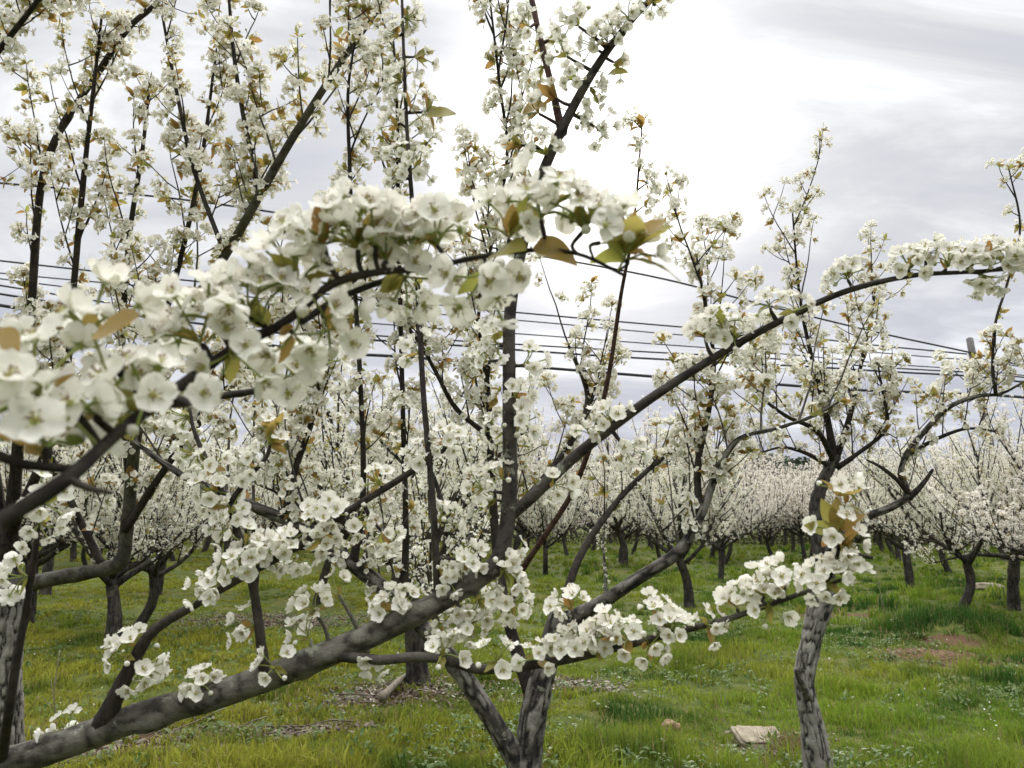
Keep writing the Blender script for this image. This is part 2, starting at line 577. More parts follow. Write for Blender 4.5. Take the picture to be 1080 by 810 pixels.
def flower(r, lod, open_):
    """flower centred on the origin, facing +z"""
    mb = MB()
    L = 0.0160
    if lod == 'hi':
        for k in range(5):
            V, Fc = petal(r, 6, 5, L, open_ + r.normal(0, 0.08))
            V = V @ rotz(k * 2 * math.pi / 5 + r.normal(0, 0.07)).T
            mb.add(V, Fc, 0)
        # green eye
        th = np.linspace(0, 2 * np.pi, 8, endpoint=False)
        V = np.vstack([np.stack([0.0029 * np.cos(th), 0.0029 * np.sin(th), 0.0006 + 0 * th], -1), [[0, 0, 0.0022]]])
        Fc = np.stack([np.arange(8), (np.arange(8) + 1) % 8, np.full(8, 8), np.full(8, -1)], -1)
        mb.add(V, Fc, 2)
        for k in range(16):
            a = r.uniform(0, 2 * math.pi)
            el = r.uniform(0.7, 1.4)
            d = np.array([math.cos(a) * math.cos(el), math.sin(a) * math.cos(el), math.sin(el)])
            ln = r.uniform(0.005, 0.0088)
            s = np.array([-math.sin(a), math.cos(a), 0]) * 0.00028
            b = d * 0.0016
            e = d * ln
            mb.add([b - s, b + s, e + s, e - s], [[0, 1, 2, 3]], 2)
            q = 0.00085
            mb.add([e + [q, 0, 0], e + [0, q, 0], e - [q, 0, 0], e - [0, q, 0], e + [0, 0, q], e - [0, 0, q]],
                   [[0, 1, 4, -1], [1, 2, 4, -1], [2, 3, 4, -1], [3, 0, 4, -1], [1, 0, 5, -1], [2, 1, 5, -1], [3, 2, 5, -1], [0, 3, 5, -1]], 3)
        for k in range(5):
            a = k * 2 * math.pi / 5 + 0.6
            V = np.array([[0.001, -0.0014, -0.0006], [0.001, 0.0014, -0.0006], [0.0075, 0, -0.0012]]) @ rotz(a).T
            mb.add(V, [[0, 1, 2, -1]], 1)
    elif lod == 'mid':
        for k in range(5):
            V, Fc = petal(r, 4, 3, L, open_ + r.normal(0, 0.1))
            V = V @ rotz(k * 2 * math.pi / 5 + r.normal(0, 0.08)).T
            mb.add(V, Fc, 0)
        th = np.linspace(0, 2 * np.pi, 5, endpoint=False)
        V = np.vstack([np.stack([0.0034 * np.cos(th), 0.0034 * np.sin(th), 0.001 + 0 * th], -1), [[0, 0, 0.005]]])
        Fc = np.stack([np.arange(5), (np.arange(5) + 1) % 5, np.full(5, 5), np.full(5, -1)], -1)
        mb.add(V, Fc, 2)
    elif lod == 'low':
        for k in range(5):
            w, b = L * r.uniform(0.42, 0.55), open_ + r.normal(0, 0.15)
            c, s = math.cos(b), math.sin(b)
            V = np.array([[0.06 * L, 0, 0], [0.62 * L * c, -w, 0.62 * L * s + 0.1 * L], [1.05 * L * c, 0, 1.05 * L * s], [0.62 * L * c, w, 0.62 * L * s + 0.1 * L]])
            V = V @ rotz(k * 2 * math.pi / 5 + r.normal(0, 0.1)).T
            mb.add(V, [[0, 1, 2, 3]], 0)
        q = 0.004
        mb.add([[q, 0, 0.003], [-q / 2, q, 0.003], [-q / 2, -q, 0.003]], [[0, 1, 2, -1]], 2)
    else:
        a = r.uniform(0, 1, 5) * 0.4 + np.arange(5) * 2 * math.pi / 5
        rr = L * r.uniform(0.85, 1.25, 5)
        V = np.stack([rr * np.cos(a), rr * np.sin(a), r.normal(0.25, 0.2, 5) * L * open_ * 2], -1)
        V = np.vstack([V, [[0, 0, 0]]])
        mb.add(V, [[0, 1, 2, 5], [2, 3, 4, 5], [4, 0, 5, -1]], 0)
    return mb.arrays()


def bud(r, lod):
    mb = MB()
    n, m_ = (7, 5) if lod == 'hi' else (5, 3)
    rad = 0.0046 * r.uniform(0.75, 1.2)
    t = np.linspace(0, 1, m_ + 2)
    rr = rad * np.sin(np.pi * np.clip(t * 0.96 + 0.02, 0, 1))
    z = rad * 2.2 * t
    th = np.linspace(0, 2 * np.pi, n, endpoint=False)
    V = np.stack([rr[:, None] * np.cos(th), rr[:, None] * np.sin(th), np.repeat(z[:, None], n, 1)], -1).reshape(-1, 3)
    i, j = np.meshgrid(np.arange(len(t) - 1), np.arange(n), indexing='ij')
    Fc = np.stack([i * n + j, i * n + (j + 1) % n, (i + 1) * n + (j + 1) % n, (i + 1) * n + j], -1).reshape(-1, 4)
    mi = np.where(np.repeat(np.arange(len(t) - 1), n) <= 1, 1, 0)
    mb.add(V, Fc, mi)
    return mb.arrays()


def leaf_tpl(r, lod, L, mi):
    """leaf along +x, top +z"""
    nu, nv = (9, 5) if lod == 'hi' else (5, 3) if lod == 'mid' else (3, 2)
    t = np.linspace(0, 1, nu)
    v = np.linspace(-1, 1, nv)
    w = L * 0.27 * np.sin(np.pi * t ** 0.85) ** 0.8 * (1 - 0.25 * t) + 0.0006
    if lod in ('low', 'far'):
        w[0] = w[-1] = L * 0.05
    T, Vv = np.meshgrid(t, v, indexing='ij')
    fold = r.uniform(0.05, 0.5)
    curve = r.uniform(-1.3, 0.7)
    X = L * (0.06 + T) * np.cos(curve * T * 0.5)
    Y = w[:, None] * Vv * math.cos(fold)
    Z = L * T * np.sin(curve * T * 0.6) + np.abs(w[:, None] * Vv) * math.sin(fold) + 0.012 * L * r.normal(0, 1, T.shape)
    Fc = grid_faces(nu, nv)
    return np.stack([X, Y, Z], -1).reshape(-1, 3), Fc, np.full(len(Fc), mi)


RF = np.random.default_rng(5)
FL = {}
for lod in ('hi', 'mid', 'low', 'far'):
    n = {'hi': 14, 'mid': 6, 'low': 5, 'far': 5}[lod]
    FL[lod] = [flower(RF, lod, o) for o in np.linspace(0.06, 0.75, n)]
BUD = {l: [bud(RF, l) for _ in range(2)] for l in ('hi', 'mid')}


def ry(a):
    c, s = math.cos(a), math.sin(a)
    return np.array([[c, 0, s], [0, 1, 0], [-s, 0, c]])


def cluster(r, lod, nfl, nleaf=4, leaf_len=0.034, bronze=0.35, nbud=1):
    """corymb on a spur: base at the origin, axis +z"""
    mb = MB()
    ga = math.pi * (3 - math.sqrt(5))
    ph = r.uniform(0, 6.28)
    for k in range(nfl + nbud):
        f = (k + 0.5) / (nfl + nbud)
        pol = 1.50 * math.sqrt(f) * r.uniform(0.85, 1.1)
        az = ph + k * ga + r.normal(0, 0.2)
        d = np.array([math.sin(pol) * math.cos(az), math.sin(pol) * math.sin(az), math.cos(pol)])
        ln = r.uniform(0.024, 0.042)
        st = np.array([0, 0, r.uniform(0, 0.008)])
        is_bud = k >= nfl
        if is_bud:
            ln *= 0.8
        mid = st + d * ln * 0.5 + np.array([0, 0, 0.004])
        end = st + d * ln
        face = unit(d + np.array([0, 0, 0.2]) + r.normal(0, 0.38, 3))
        if lod == 'hi':
            tube(mb, catmull([st, mid, end], 2), np.linspace(0.0009, 0.0012, 5), 5, 1, cap=False)
        elif lod == 'mid':
            tube(mb, [st, mid, end], [0.0010, 0.0010, 0.0012], 3, 1, cap=False)
        elif lod == 'low':
            s = unit(np.cross(d, [0.3, 0.2, 1])) * 0.0012
            mb.add([st - s, st + s, end + s, end - s], [[0, 1, 2, 3]], 1)
        Rm = frames(face, r=r)
        if is_bud and lod in BUD:
            mb.inst(BUD[lod][int(r.integers(2))], Rm, [end], [r.uniform(0.8, 1.2)])
        else:
            fl = FL[lod]
            q = int(min(len(fl) - 1, max(0, r.normal(0.46, 0.33) * len(fl))))
            mb.inst(fl[q], Rm, [end + face * 0.001], [r.uniform(0.88, 1.12)])
    for k in range(nleaf):
        L = leaf_len * r.uniform(0.6, 1.3)
        T = leaf_tpl(r, lod, L, 5 if r.random() < bronze else 4)
        az = r.uniform(0, 6.28)
        Rm = rotz(az) @ ry(-r.uniform(0.15, 1.15))
        mb.inst(T, Rm[None], [[0, 0, r.uniform(-0.002, 0.006)]], [1.0])
    return mb.arrays()


RC = np.random.default_rng(21)
CL = {
    'hi': [cluster(RC, 'hi', int(RC.integers(6, 12)), int(RC.integers(2, 5)), 0.030, 0.4, int(RC.integers(0, 4))) for _ in range(20)],
    'hi_leafy': [cluster(RC, 'hi', int(RC.integers(2, 5)), int(RC.integers(4, 7)), 0.038, 0.5, 1) for _ in range(4)],
    'hi_small': [cluster(RC, 'hi', int(RC.integers(4, 7)), 2, 0.026, 0.4, 1) for _ in range(5)],
    'mid': [cluster(RC, 'mid', int(RC.integers(6, 11)), int(RC.integers(2, 5)), 0.032, 0.45, int(RC.integers(0, 3))) for _ in range(12)],
    'mid_leafy': [cluster(RC, 'mid', int(RC.integers(1, 4)), int(RC.integers(4, 7)), 0.042, 0.45, 1) for _ in range(4)],
    'low': [cluster(RC, 'low', int(RC.integers(6, 11)), int(RC.integers(1, 3)), 0.030, 0.35, 0) for _ in range(8)],
    'low_leafy': [cluster(RC, 'low', int(RC.integers(1, 4)), 4, 0.040, 0.45, 0) for _ in range(3)],
    'far': [cluster(RC, 'far', int(RC.integers(6, 10)), 1, 0.030, 0.35, 0) for _ in range(6)],
    'far_leafy': [cluster(RC, 'far', 2, 3, 0.040, 0.45, 0) for _ in range(2)],
}


def rosette(r, nleaf, L, lo, hi_, lod='hi'):
    """whorl of young leaves half unfolded round a shoot tip, with a few flower stalks inside"""
    mb = MB()
    T0 = cluster(r, lod, 3, 0, bronze=0, nbud=2)
    mb.add(T0[0] * 0.9, T0[1], T0[2])
    for k in range(nleaf):
        q = leaf_tpl(r, lod, L * r.uniform(0.65, 1.15), 5 if r.random() < 0.4 else 4)
        V = q[0] * [1, r.uniform(0.75, 1.0), 1]
        Rm = rotz(k * 2.4 + r.normal(0, 0.2)) @ ry(-r.uniform(lo, hi_)) @ np.array([[1, 0, 0], [0, math.cos(0.4), -math.sin(0.4)], [0, math.sin(0.4), math.cos(0.4)]])
        mb.add(V @ Rm.T + [0, 0, k * 0.0012], q[1], q[2])
    return mb.arrays()


CL['hi_rosette'] = [rosette(RC, 10, 0.046, 0.35, 1.15)]


def to_mesh(T, name):
    mb = MB()
    mb.add(T[0], T[1], T[2])
    return mb.mesh(name, BL)


CM = {k: [to_mesh(T, 'blossom_cluster') for T in CL[k]] for k in ('hi', 'hi_leafy', 'hi_small', 'hi_rosette')}


def blossom_mesh(spurs, lod, leafy=0.12, r=rng, scale=1.0):
    """one mesh with a corymb at every spur (pos, dir)"""
    mb = MB()
    pos = np.array([s[0] for s in spurs])
    dr = np.array([s[1] for s in spurs])
    sc = np.array([s[2] if len(s) > 2 else 1.0 for s in spurs]) * scale
    lf = r.random(len(spurs)) < leafy
    which = np.where(lf, r.integers(0, len(CL[lod + '_leafy']), len(spurs)), r.integers(0, len(CL[lod]), len(spurs)))
    Rm = frames(dr, r=r)
    sz = r.uniform(0.8, 1.12, len(spurs)) * sc
    for kind, mask in ((lod + '_leafy', lf), (lod, ~lf)):
        for w in range(len(CL[kind])):
            k = mask & (which == w)
            if k.any():
                mb.inst(CL[kind][w], Rm[k], pos[k], sz[k])
    return mb.mesh('blossom', (['petal_far'] + BL[1:]) if lod == 'far' else BL)


# ------------------------------------------------------------------ growing wood
def perp(d, r):
    v = r.normal(0, 1, 3)
    return unit(v - d * np.dot(v, d))


def spurs_along(pts, r, step, spurs, up=0.35, start=0.0, stub=None, mb=None, prob=0.9, rad=0.01, sc=1.0):
    seg = np.linalg.norm(np.diff(pts, axis=0), axis=1)
    cum = np.concatenate([[0], np.cumsum(seg)])
    s = start * cum[-1] + r.uniform(0.2, 1) * step
    while s < cum[-1]:
        if r.random() < prob:
            i = min(len(seg) - 1, int(np.searchsorted(cum, s) - 1))
            f = (s - cum[i]) / (seg[i] + 1e-9)
            p = pts[i] * (1 - f) + pts[i + 1] * f
            t = unit(pts[i + 1] - pts[i])
            d = unit(perp(t, r) + t * 0.45 + np.array([0, 0, up]))
            ln = r.uniform(0.008, 0.05)
            if mb is not None:
                tube(mb, [p, p + d * ln], [0.0032, 0.0026], 4, 0, cap=False)
            spurs.append((p + d * ln, d, sc))
        s += step * r.uniform(0.55, 1.45)
    spurs.append((pts[-1], unit(pts[-1] - pts[-2]), sc))


def shoot_path(r, p, d, L, up=0.5, wig=0.06, n=6):
    pts = [p]
    d = unit(d)
    for k in range(n):
        d = unit(d + np.array([0, 0, up / n]) + r.normal(0, wig, 3))
        pts.append(pts[-1] + d * L / n)
    return np.array(pts)


def add_shoots(mb, spurs, pts, rad, r, every, Lr, up, out, sides, step, start=0.1, lean=None, twig=0.35, sc=1.0, r0=0.0055):
    """upright blossom shoots along a limb"""
    seg = np.linalg.norm(np.diff(pts, axis=0), axis=1)
    cum = np.concatenate([[0], np.cumsum(seg)])
    s = start * cum[-1]
    while s < cum[-1]:
        i = min(len(seg) - 1, max(0, int(np.searchsorted(cum, s) - 1)))
        f = (s - cum[i]) / (seg[i] + 1e-9)
        p = pts[i] * (1 - f) + pts[i + 1] * f
        t = unit(pts[i + 1] - pts[i])
        d = perp(t, r) * out + np.array([0, 0, up]) + t * 0.3
        if lean is not None:
            d = d + lean
        L = r.uniform(*Lr)
        q = shoot_path(r, p, d, L, up * 0.6)
        k = len(q)
        rr = np.linspace(r0 * (0.7 + 0.5 * L), 0.002, k) * (2.0 if sides == 3 else 1.0)
        tube(mb, q, rr, sides, 0, cap=False)
        spurs_along(q, r, step, spurs, 0.2, 0.08, sc=sc)
        for j in range(1, k - 1):
            if r.random() < twig:
                dj = unit(perp(unit(q[j + 1] - q[j]), r) + np.array([0, 0, 0.6]))
                l2 = r.uniform(0.10, 0.32) * (0.6 + 0.4 * L)
                q2 = shoot_path(r, q[j], dj, l2, 0.5, 0.08, 3)
                tube(mb, q2, np.linspace(0.0035, 0.0018, 4), max(3, sides - 1), 0, cap=False)
                spurs_along(q2, r, step, spurs, 0.2, 0.1, sc=sc)
        s += every * r.uniform(0.5, 1.5)


def generic_tree(seed, lod, height=1.0, nlimb=5, dens=1.0, bent=0.1):
    """open-vase orchard tree: returns trunk mesh and [(limb mesh, blossom mesh)]"""
    r = np.random.default_rng(seed)
    sides = {'mid': 7, 'low': 5, 'far': 4}[lod]
    step = {'mid': 0.075, 'low': 0.085, 'far': 0.095}[lod] / dens
    th = r.uniform(0.85, 1.2) if lod == 'low' else r.uniform(0.7, 1.0)
    top = np.array([r.normal(0, bent), r.normal(0, bent), th])
    midp = top * 0.5 + np.array([r.normal(0, bent * 0.7), r.normal(0, bent * 0.7), 0])
    tp = catmull([[0, 0, -0.1], [0, 0, 0.05], midp, top], 5)
    R0 = r.uniform(0.085, 0.125)
    n = len(tp)
    tr = R0 * (1.0 - 0.3 * np.linspace(0, 1, n)) * (1 + 0.55 * np.exp(-np.linspace(0, 1, n) * 9))
    mbT = MB()
    tube(mbT, tp, tr, {'mid': 16, 'low': 10, 'far': 6}[lod], 0, 0.05, r, ridges=4)
    parts = []
    a0 = r.uniform(0, 6.28)
    for k in range(nlimb):
        az = a0 + k * 2 * math.pi / nlimb + r.normal(0, 0.25)
        el = r.uniform(0.3, 1.05)
        d = np.array([math.cos(az) * math.cos(el), math.sin(az) * math.cos(el), math.sin(el)])
        L = r.uniform(1.25, 1.9) * height
        q = shoot_path(r, tp[-2 if k % 2 else -3], d, L, r.uniform(0.3, 0.9), 0.13, 8)
        mb, spurs = MB(), []
        tube(mb, q, np.linspace(R0 * r.uniform(0.38, 0.52), 0.010, len(q)), sides, 0, 0.04, r)
        spurs_along(q, r, step * 1.4, spurs, 0.5, 0.25)
        add_shoots(mb, spurs, q, None, r, 0.145 / dens, (0.35 * height, 1.2 * height), 0.8, 0.6, max(3, sides - 2), step, 0.22)
        # one heavier side branch
        j = int(r.integers(2, 5))
        dj = unit(perp(unit(q[j + 1] - q[j]), r) * [1, 1, 0.3] + np.array([0, 0, 0.25]))
        q2 = shoot_path(r, q[j], dj, L * 0.55, 0.5, 0.13, 6)
        tube(mb, q2, np.linspace(R0 * 0.22, 0.007, len(q2)), sides, 0, 0.04, r)
        spurs_along(q2, r, step * 1.4, spurs, 0.5, 0.2)
        add_shoots(mb, spurs, q2, None, r, 0.17 / dens, (0.3 * height, 0.9 * height), 0.8, 0.6, max(3, sides - 2), step, 0.25)
        parts.append((mb, spurs))
    return mbT, parts, r


# ------------------------------------------------------------------ ground
def ground_mat():
    m, t = new_mat('ground_turf')
    out = t.n('OutputMaterial')
    tc = t.n('TexCoord')
    o = tc.outputs['Object']
    n1 = t.n('TexNoise', ins={'Vector': o, 'Scale': 0.9, 'Detail': 6.0, 'Roughness': 0.65})
    n2 = t.n('TexNoise', ins={'Vector': o, 'Scale': 9.0, 'Detail': 6.0, 'Roughness': 0.7})
    n3 = t.n('TexNoise', ins={'Vector': o, 'Scale': 60.0, 'Detail': 3.0})
    g = t.mix(t.ramp(n2.outputs[0], [(0.35, 0.0), (0.65, 1.0)]), (0.04, 0.058, 0.015, 1), (0.10, 0.115, 0.026, 1))
    g2 = t.mix(t.ramp(n1.outputs[0], [(0.52, 0.0), (0.66, 0.75)]), g, (0.13, 0.115, 0.04, 1))
    soil = t.mix(n3.outputs[0], (0.065, 0.038, 0.021, 1), (0.135, 0.083, 0.048, 1))
    vc = t.n('VertexColor', layer_name='soil')
    sep = t.n('SeparateColor', ins={0: vc.outputs[0]})
    e = t.math('ADD', sep.outputs[0], t.math('MULTIPLY', t.math('SUBTRACT', n2.outputs[0], 0.5), 0.9))
    c = t.mix(t.ramp(e, [(0.4, 0.0), (0.55, 1.0)]), g2, soil)
    bp = t.n('Bump', ins={'Height': t.math('ADD', n2.outputs[0], n3.outputs[0]), 'Strength': 0.8, 'Distance': 0.03})
    p = t.n('BsdfPrincipled', ins={'Base Color': c, 'Roughness': 0.95, 'Specular IOR Level': 0.1, 'Normal': bp})
    t.put(out.inputs[0], p)
    return m


M['ground'] = ground_mat()

LITTER = [(on_ground(415, 735), 0.75, 0.55), (on_ground(600, 728), 0.5, 0.3), (on_ground(822, 790), 0.34, 0.3),
          (on_ground(300, 655), 1.6, 0.7), (on_ground(110, 780), 0.8, 0.4), (on_ground(330, 770), 0.6, 0.25)]
SOILS = [((SOIL[0], SOIL[1]), 0.62, 0.45), (flat(905, 650), 1.1, 0.35), (flat(1000, 681), 0.5, 0.2), (flat(800, 796), 0.34, 0.26)]


def soil_amount(x, y):
    s = np.zeros_like(np.asarray(x, float))
    for c, a, b in SOILS:
        s = np.maximum(s, np.exp(-(((x - c[0]) / a) ** 2 + ((y - c[1]) / b) ** 2)))
    for c, a, b in LITTER:
        s = np.maximum(s, 0.75 * np.exp(-(((x - c[0]) / a) ** 2 + ((y - c[1]) / b) ** 2)))
    return s


def build_ground():
    xs = np.concatenate([-np.geomspace(12, 900, 24)[::-1], np.linspace(-11.8, 11.8, 237), np.geomspace(12, 900, 24)])
    ys = np.concatenate([[-300, -100, -30, -8], np.linspace(-2, 22, 241), np.geomspace(22.3, 1500, 46)])
    X, Y = np.meshgrid(xs, ys, indexing='ij')
    Z = ground_h(X, Y)
    V = np.stack([X, Y, Z], -1).reshape(-1, 3)
    mb = MB()
    mb.add(V, grid_faces(len(xs), len(ys))[:, ::1], 0)
    me = mb.mesh('ground', ['ground'])
    ca = me.color_attributes.new('soil', 'FLOAT_COLOR', 'POINT')
    s = soil_amount(V[:, 0], V[:, 1])
    ca.data.foreach_set('color', np.stack([s, s, s, np.ones_like(s)], -1).astype(np.float32).ravel())
    o = link('ground', me)
    tag(o, kind='structure')


build_ground()


def grass_col(t):
    vc = t.n('VertexColor', layer_name='tint')
    return vc.outputs[0]


M['grass'] = leafy('grass_blades', grass_col, 0.4, 0.75, 0.08)


def build_grass():
    r = np.random.default_rng(3)
    CX, CY, HH, WW = [], [], [], []
    bands = [(2.2, 6.5, 150, 26, 0.0032), (6.5, 11, 85, 22, 0.0042), (11, 20, 24, 20, 0.007), (20, 38, 7, 16, 0.013), (38, 70, 2.0, 12, 0.022)]
    for y0, y1, dens, nb, w in bands:
        area = (y1 - y0) * (0.74 * (y0 + y1) + 4)
        n = int(area * dens)
        y = r.uniform(y0, y1, n * 2)
        x = r.uniform(-1, 1, n * 2) * (0.74 * y1 + 2)
        k = np.abs(x) < 0.74 * y + 2
        x, y = x[k][:n], y[k][:n]
        # bare places
        keep = r.random(len(x)) > np.clip(soil_amount(x, y) * 1.25 - 0.12, 0, 0.97)
        x, y = x[keep], y[keep]
        lush = np.clip(vnoise(x, y, 1.2, 5) * 0.45 + vnoise(x, y, 0.42, 6) * 0.55 - 0.5, -0.5, 0.5) * 1.7 + 0.5
        lush = np.clip(lush, 0, 1.2)
        side = 1 / (1 + np.exp(-(x - 0.6) * 1.6))          # the long grass is on the right
        h = (0.028 + 0.075 * lush ** 1.7) * (1 - side) + (0.035 + 0.16 * lush ** 2.2) * side
        mnd = np.exp(-(((x - MOUND[0]) / 0.95) ** 2 + ((y - MOUND[1]) / 0.7) ** 2))
        h = h * r.uniform(0.7, 1.45, len(x)) + 0.12 * mnd
        rep = nb
        CX.append(np.repeat(x, rep) + r.normal(0, 0.045, len(x) * rep))
        CY.append(np.repeat(y, rep) + r.normal(0, 0.045, len(x) * rep))
        HH.append(np.repeat(h, rep) * r.uniform(0.5, 1.25, len(x) * rep))
        WW.append(np.full(len(x) * rep, w))
    x, y, h, w = map(np.concatenate, (CX, CY, HH, WW))
    n = len(x)
    z = ground_h(x, y) - 0.006
    az = r.uniform(0, 2 * np.pi, n)
    lean = np.abs(r.normal(0.35, 0.3, n))
    dx, dy = np.cos(az), np.sin(az)
    fx, fy = -dy, dx
    w = w * r.uniform(0.6, 1.4, n) * (1 + 1.2 * (x < 0.5) * (r.random(n) < 0.35))
    b = np.stack([x, y, z], -1)
    s = np.stack([fx * w, fy * w, 0 * w], -1)
    m_ = b + np.stack([dx * h * lean * 0.4, dy * h * lean * 0.4, h * 0.6], -1)
    tp = b + np.stack([dx * h * lean * 1.2, dy * h * lean * 1.2, h * (1.05 - 0.35 * np.clip(lean, 0, 1.2))], -1)
    V = np.stack([b - s, b + s, m_ + s * 0.8, m_ - s * 0.8, tp], 1).reshape(-1, 3)
    o_ = np.arange(n)[:, None] * 5
    Fq = o_ + np.array([[0, 1, 2, 3]])
    Ft = np.concatenate([o_ + np.array([[3, 2, 4]]), np.full((n, 1), -1)], 1)
    mb = MB()
    mb.add(V, np.vstack([Fq, Ft]), 0)
    me = mb.mesh('grass', ['grass'], False)
    fresh = np.array([0.15, 0.235, 0.024])
    olive = np.array([0.255, 0.26, 0.035])
    deep = np.array([0.04, 0.092, 0.016])
    dry = np.array([0.27, 0.21, 0.10])
    side = 1 / (1 + np.exp(-(x - 0.8) * 1.0))
    q = np.clip(vnoise(x, y, 1.7, 8) * 0.9 + 0.65 * (1 - side) - 0.25 + r.normal(0, 0.13, n), 0, 1)[:, None]
    c = fresh * (1 - q) + olive * q
    q2 = np.clip((vnoise(x, y, 0.8, 9) * 0.6 + vnoise(x, y, 0.3, 10) * 0.4 - 0.5) * 4.0 * (0.55 + 0.45 * side) + r.normal(0, 0.1, n), 0, 1)[:, None]
    mnd = np.exp(-(((x - MOUND[0]) / 0.95) ** 2 + ((y - MOUND[1]) / 0.7) ** 2))[:, None]
    q2 = np.clip(q2 + 1.3 * mnd, 0, 1)
    c = c * (1 - q2) + deep * q2
    dm = (r.random(n) < 0.05 + 0.25 * np.clip(soil_amount(x, y) * 2, 0, 1))[:, None]
    c = np.where(dm, dry * r.uniform(0.6, 1.1, (n, 1)), c)
    c = c * r.uniform(0.8, 1.2, (n, 1))
    ca = me.color_attributes.new('tint', 'FLOAT_COLOR', 'POINT')
    cc = np.concatenate([np.repeat(c, 5, 0), np.ones((n * 5, 1))], 1)
    ca.data.foreach_set('color', cc.astype(np.float32).ravel())
    tag(link('grass', me), 'short olive turf and longer fresh green grass under the pear trees', 'grass', kind='stuff')


build_grass()


# ------------------------------------------------------------------ small things on the ground
def simple_mat(name, c1, c2, scale=12.0, rough=0.9, bump=0.4):
    m, t = new_mat(name)
    out = t.n('OutputMaterial')
    tc = t.n('TexCoord')
    n1 = t.n('TexNoise', ins={'Vector': tc.outputs['Object'], 'Scale': scale, 'Detail': 7.0, 'Roughness': 0.68})
    c = t.mix(t.ramp(n1.outputs[0], [(0.3, 0.0), (0.68, 1.0)]), (*c1, 1), (*c2, 1))
    bp = t.n('Bump', ins={'Height': n1, 'Strength': bump, 'Distance': 0.02})
    t.put(out.inputs[0], t.n('BsdfPrincipled', ins={'Base Color': c, 'Roughness': rough, 'Specular IOR Level': 0.2, 'Normal': bp}))
    return m


M['stone'] = simple_mat('pale_stone', (0.15, 0.125, 0.09), (0.33, 0.285, 0.21), 22)
M['stone_warm'] = simple_mat('warm_stone', (0.14, 0.095, 0.055), (0.33, 0.225, 0.135), 30)
M['dead_wood'] = simple_mat('dead_wood', (0.10, 0.085, 0.06), (0.27, 0.24, 0.18), 25)
M['litter'] = leafy('leaf_litter', vary((0.05, 0.038, 0.025), (0.17, 0.135, 0.09)), 0.1)
M['straw'] = leafy('dry_straw', vary((0.16, 0.10, 0.055), (0.30, 0.20, 0.11)), 0.2)


def rock(name, loc, size, rot, mat, seed, label, cat, sq=0.5):
    r = np.random.default_rng(seed)
    nu, nv = 22, 14
    th = np.linspace(0, 2 * np.pi, nu, endpoint=False)
    ph = np.linspace(-np.pi / 2, np.pi / 2, nv)
    T, Pp = np.meshgrid(th, ph, indexing='ij')

    def e(v, k):
        return np.sign(v) * np.abs(v) ** k
    X = e(np.cos(Pp), sq) * e(np.cos(T), sq)
    Y = e(np.cos(Pp), sq) * e(np.sin(T), sq)
    Z = e(np.sin(Pp), sq)
    nz = 1 + (0.05 * r.normal(0, 1, X.shape) + 0.45 * (vnoise(T * 1.6, Pp * 2, 1.0, seed) - 0.5)) * (np.cos(Pp) > 0.05)
    V = np.stack([X * size[0] * nz, Y * size[1] * nz, Z * size[2] * nz], -1)
    i, j = np.meshgrid(np.arange(nu), np.arange(nv - 1), indexing='ij')
    Fc = np.stack([i * nv + j, ((i + 1) % nu) * nv + j, ((i + 1) % nu) * nv + j + 1, i * nv + j + 1], -1).reshape(-1, 4)
    mb = MB()
    mb.add(V.reshape(-1, 3), Fc, 0)
    o = link(name, mb.mesh(name, [mat], False), None, loc)
    o.rotation_euler = rot
    return tag(o, label, cat)


p = on_ground(799, 785)
rock('stone_slab', p + [0, 0, 0.055], (0.14, 0.13, 0.03), (0.22, 0.02, 0.05), 'stone', 1,
     'pale flat stone slab lying in the grass beside the fissured right trunk', 'stone', 0.28)
p = on_ground(707, 770)
rock('field_stone', p + [0, 0, 0.025], (0.072, 0.05, 0.045), (0.1, 0.2, 0.4), 'stone_warm', 2,
     'small orange brown rounded stone half sunk in the grass', 'stone', 0.8)
p = on_ground(1040, 622)
rock('pale_stone', p + [0, 0, 0.05], (0.36, 0.2, 0.075), (0, 0.05, 0.3), 'stone', 4,
     'low whitish stone in the grass between two trunks at the right', 'stone', 0.7)

# rotten branch lying in the leaf litter
mb = MB()
a, b = on_ground(402, 745), on_ground(428, 722)
pp = catmull([a + [0, 0, 0.04], (a + b) / 2 + [0.02, 0, 0.07], b + [0, 0, 0.05]], 6)
tube(mb, pp, np.linspace(0.034, 0.022, len(pp)), 10, 0, 0.12)
tag(link('fallen_branch', mb.mesh('fallen_branch', ['dead_wood'])), 'pale rotten branch lying on leaf litter behind the middle trunk', 'branch')


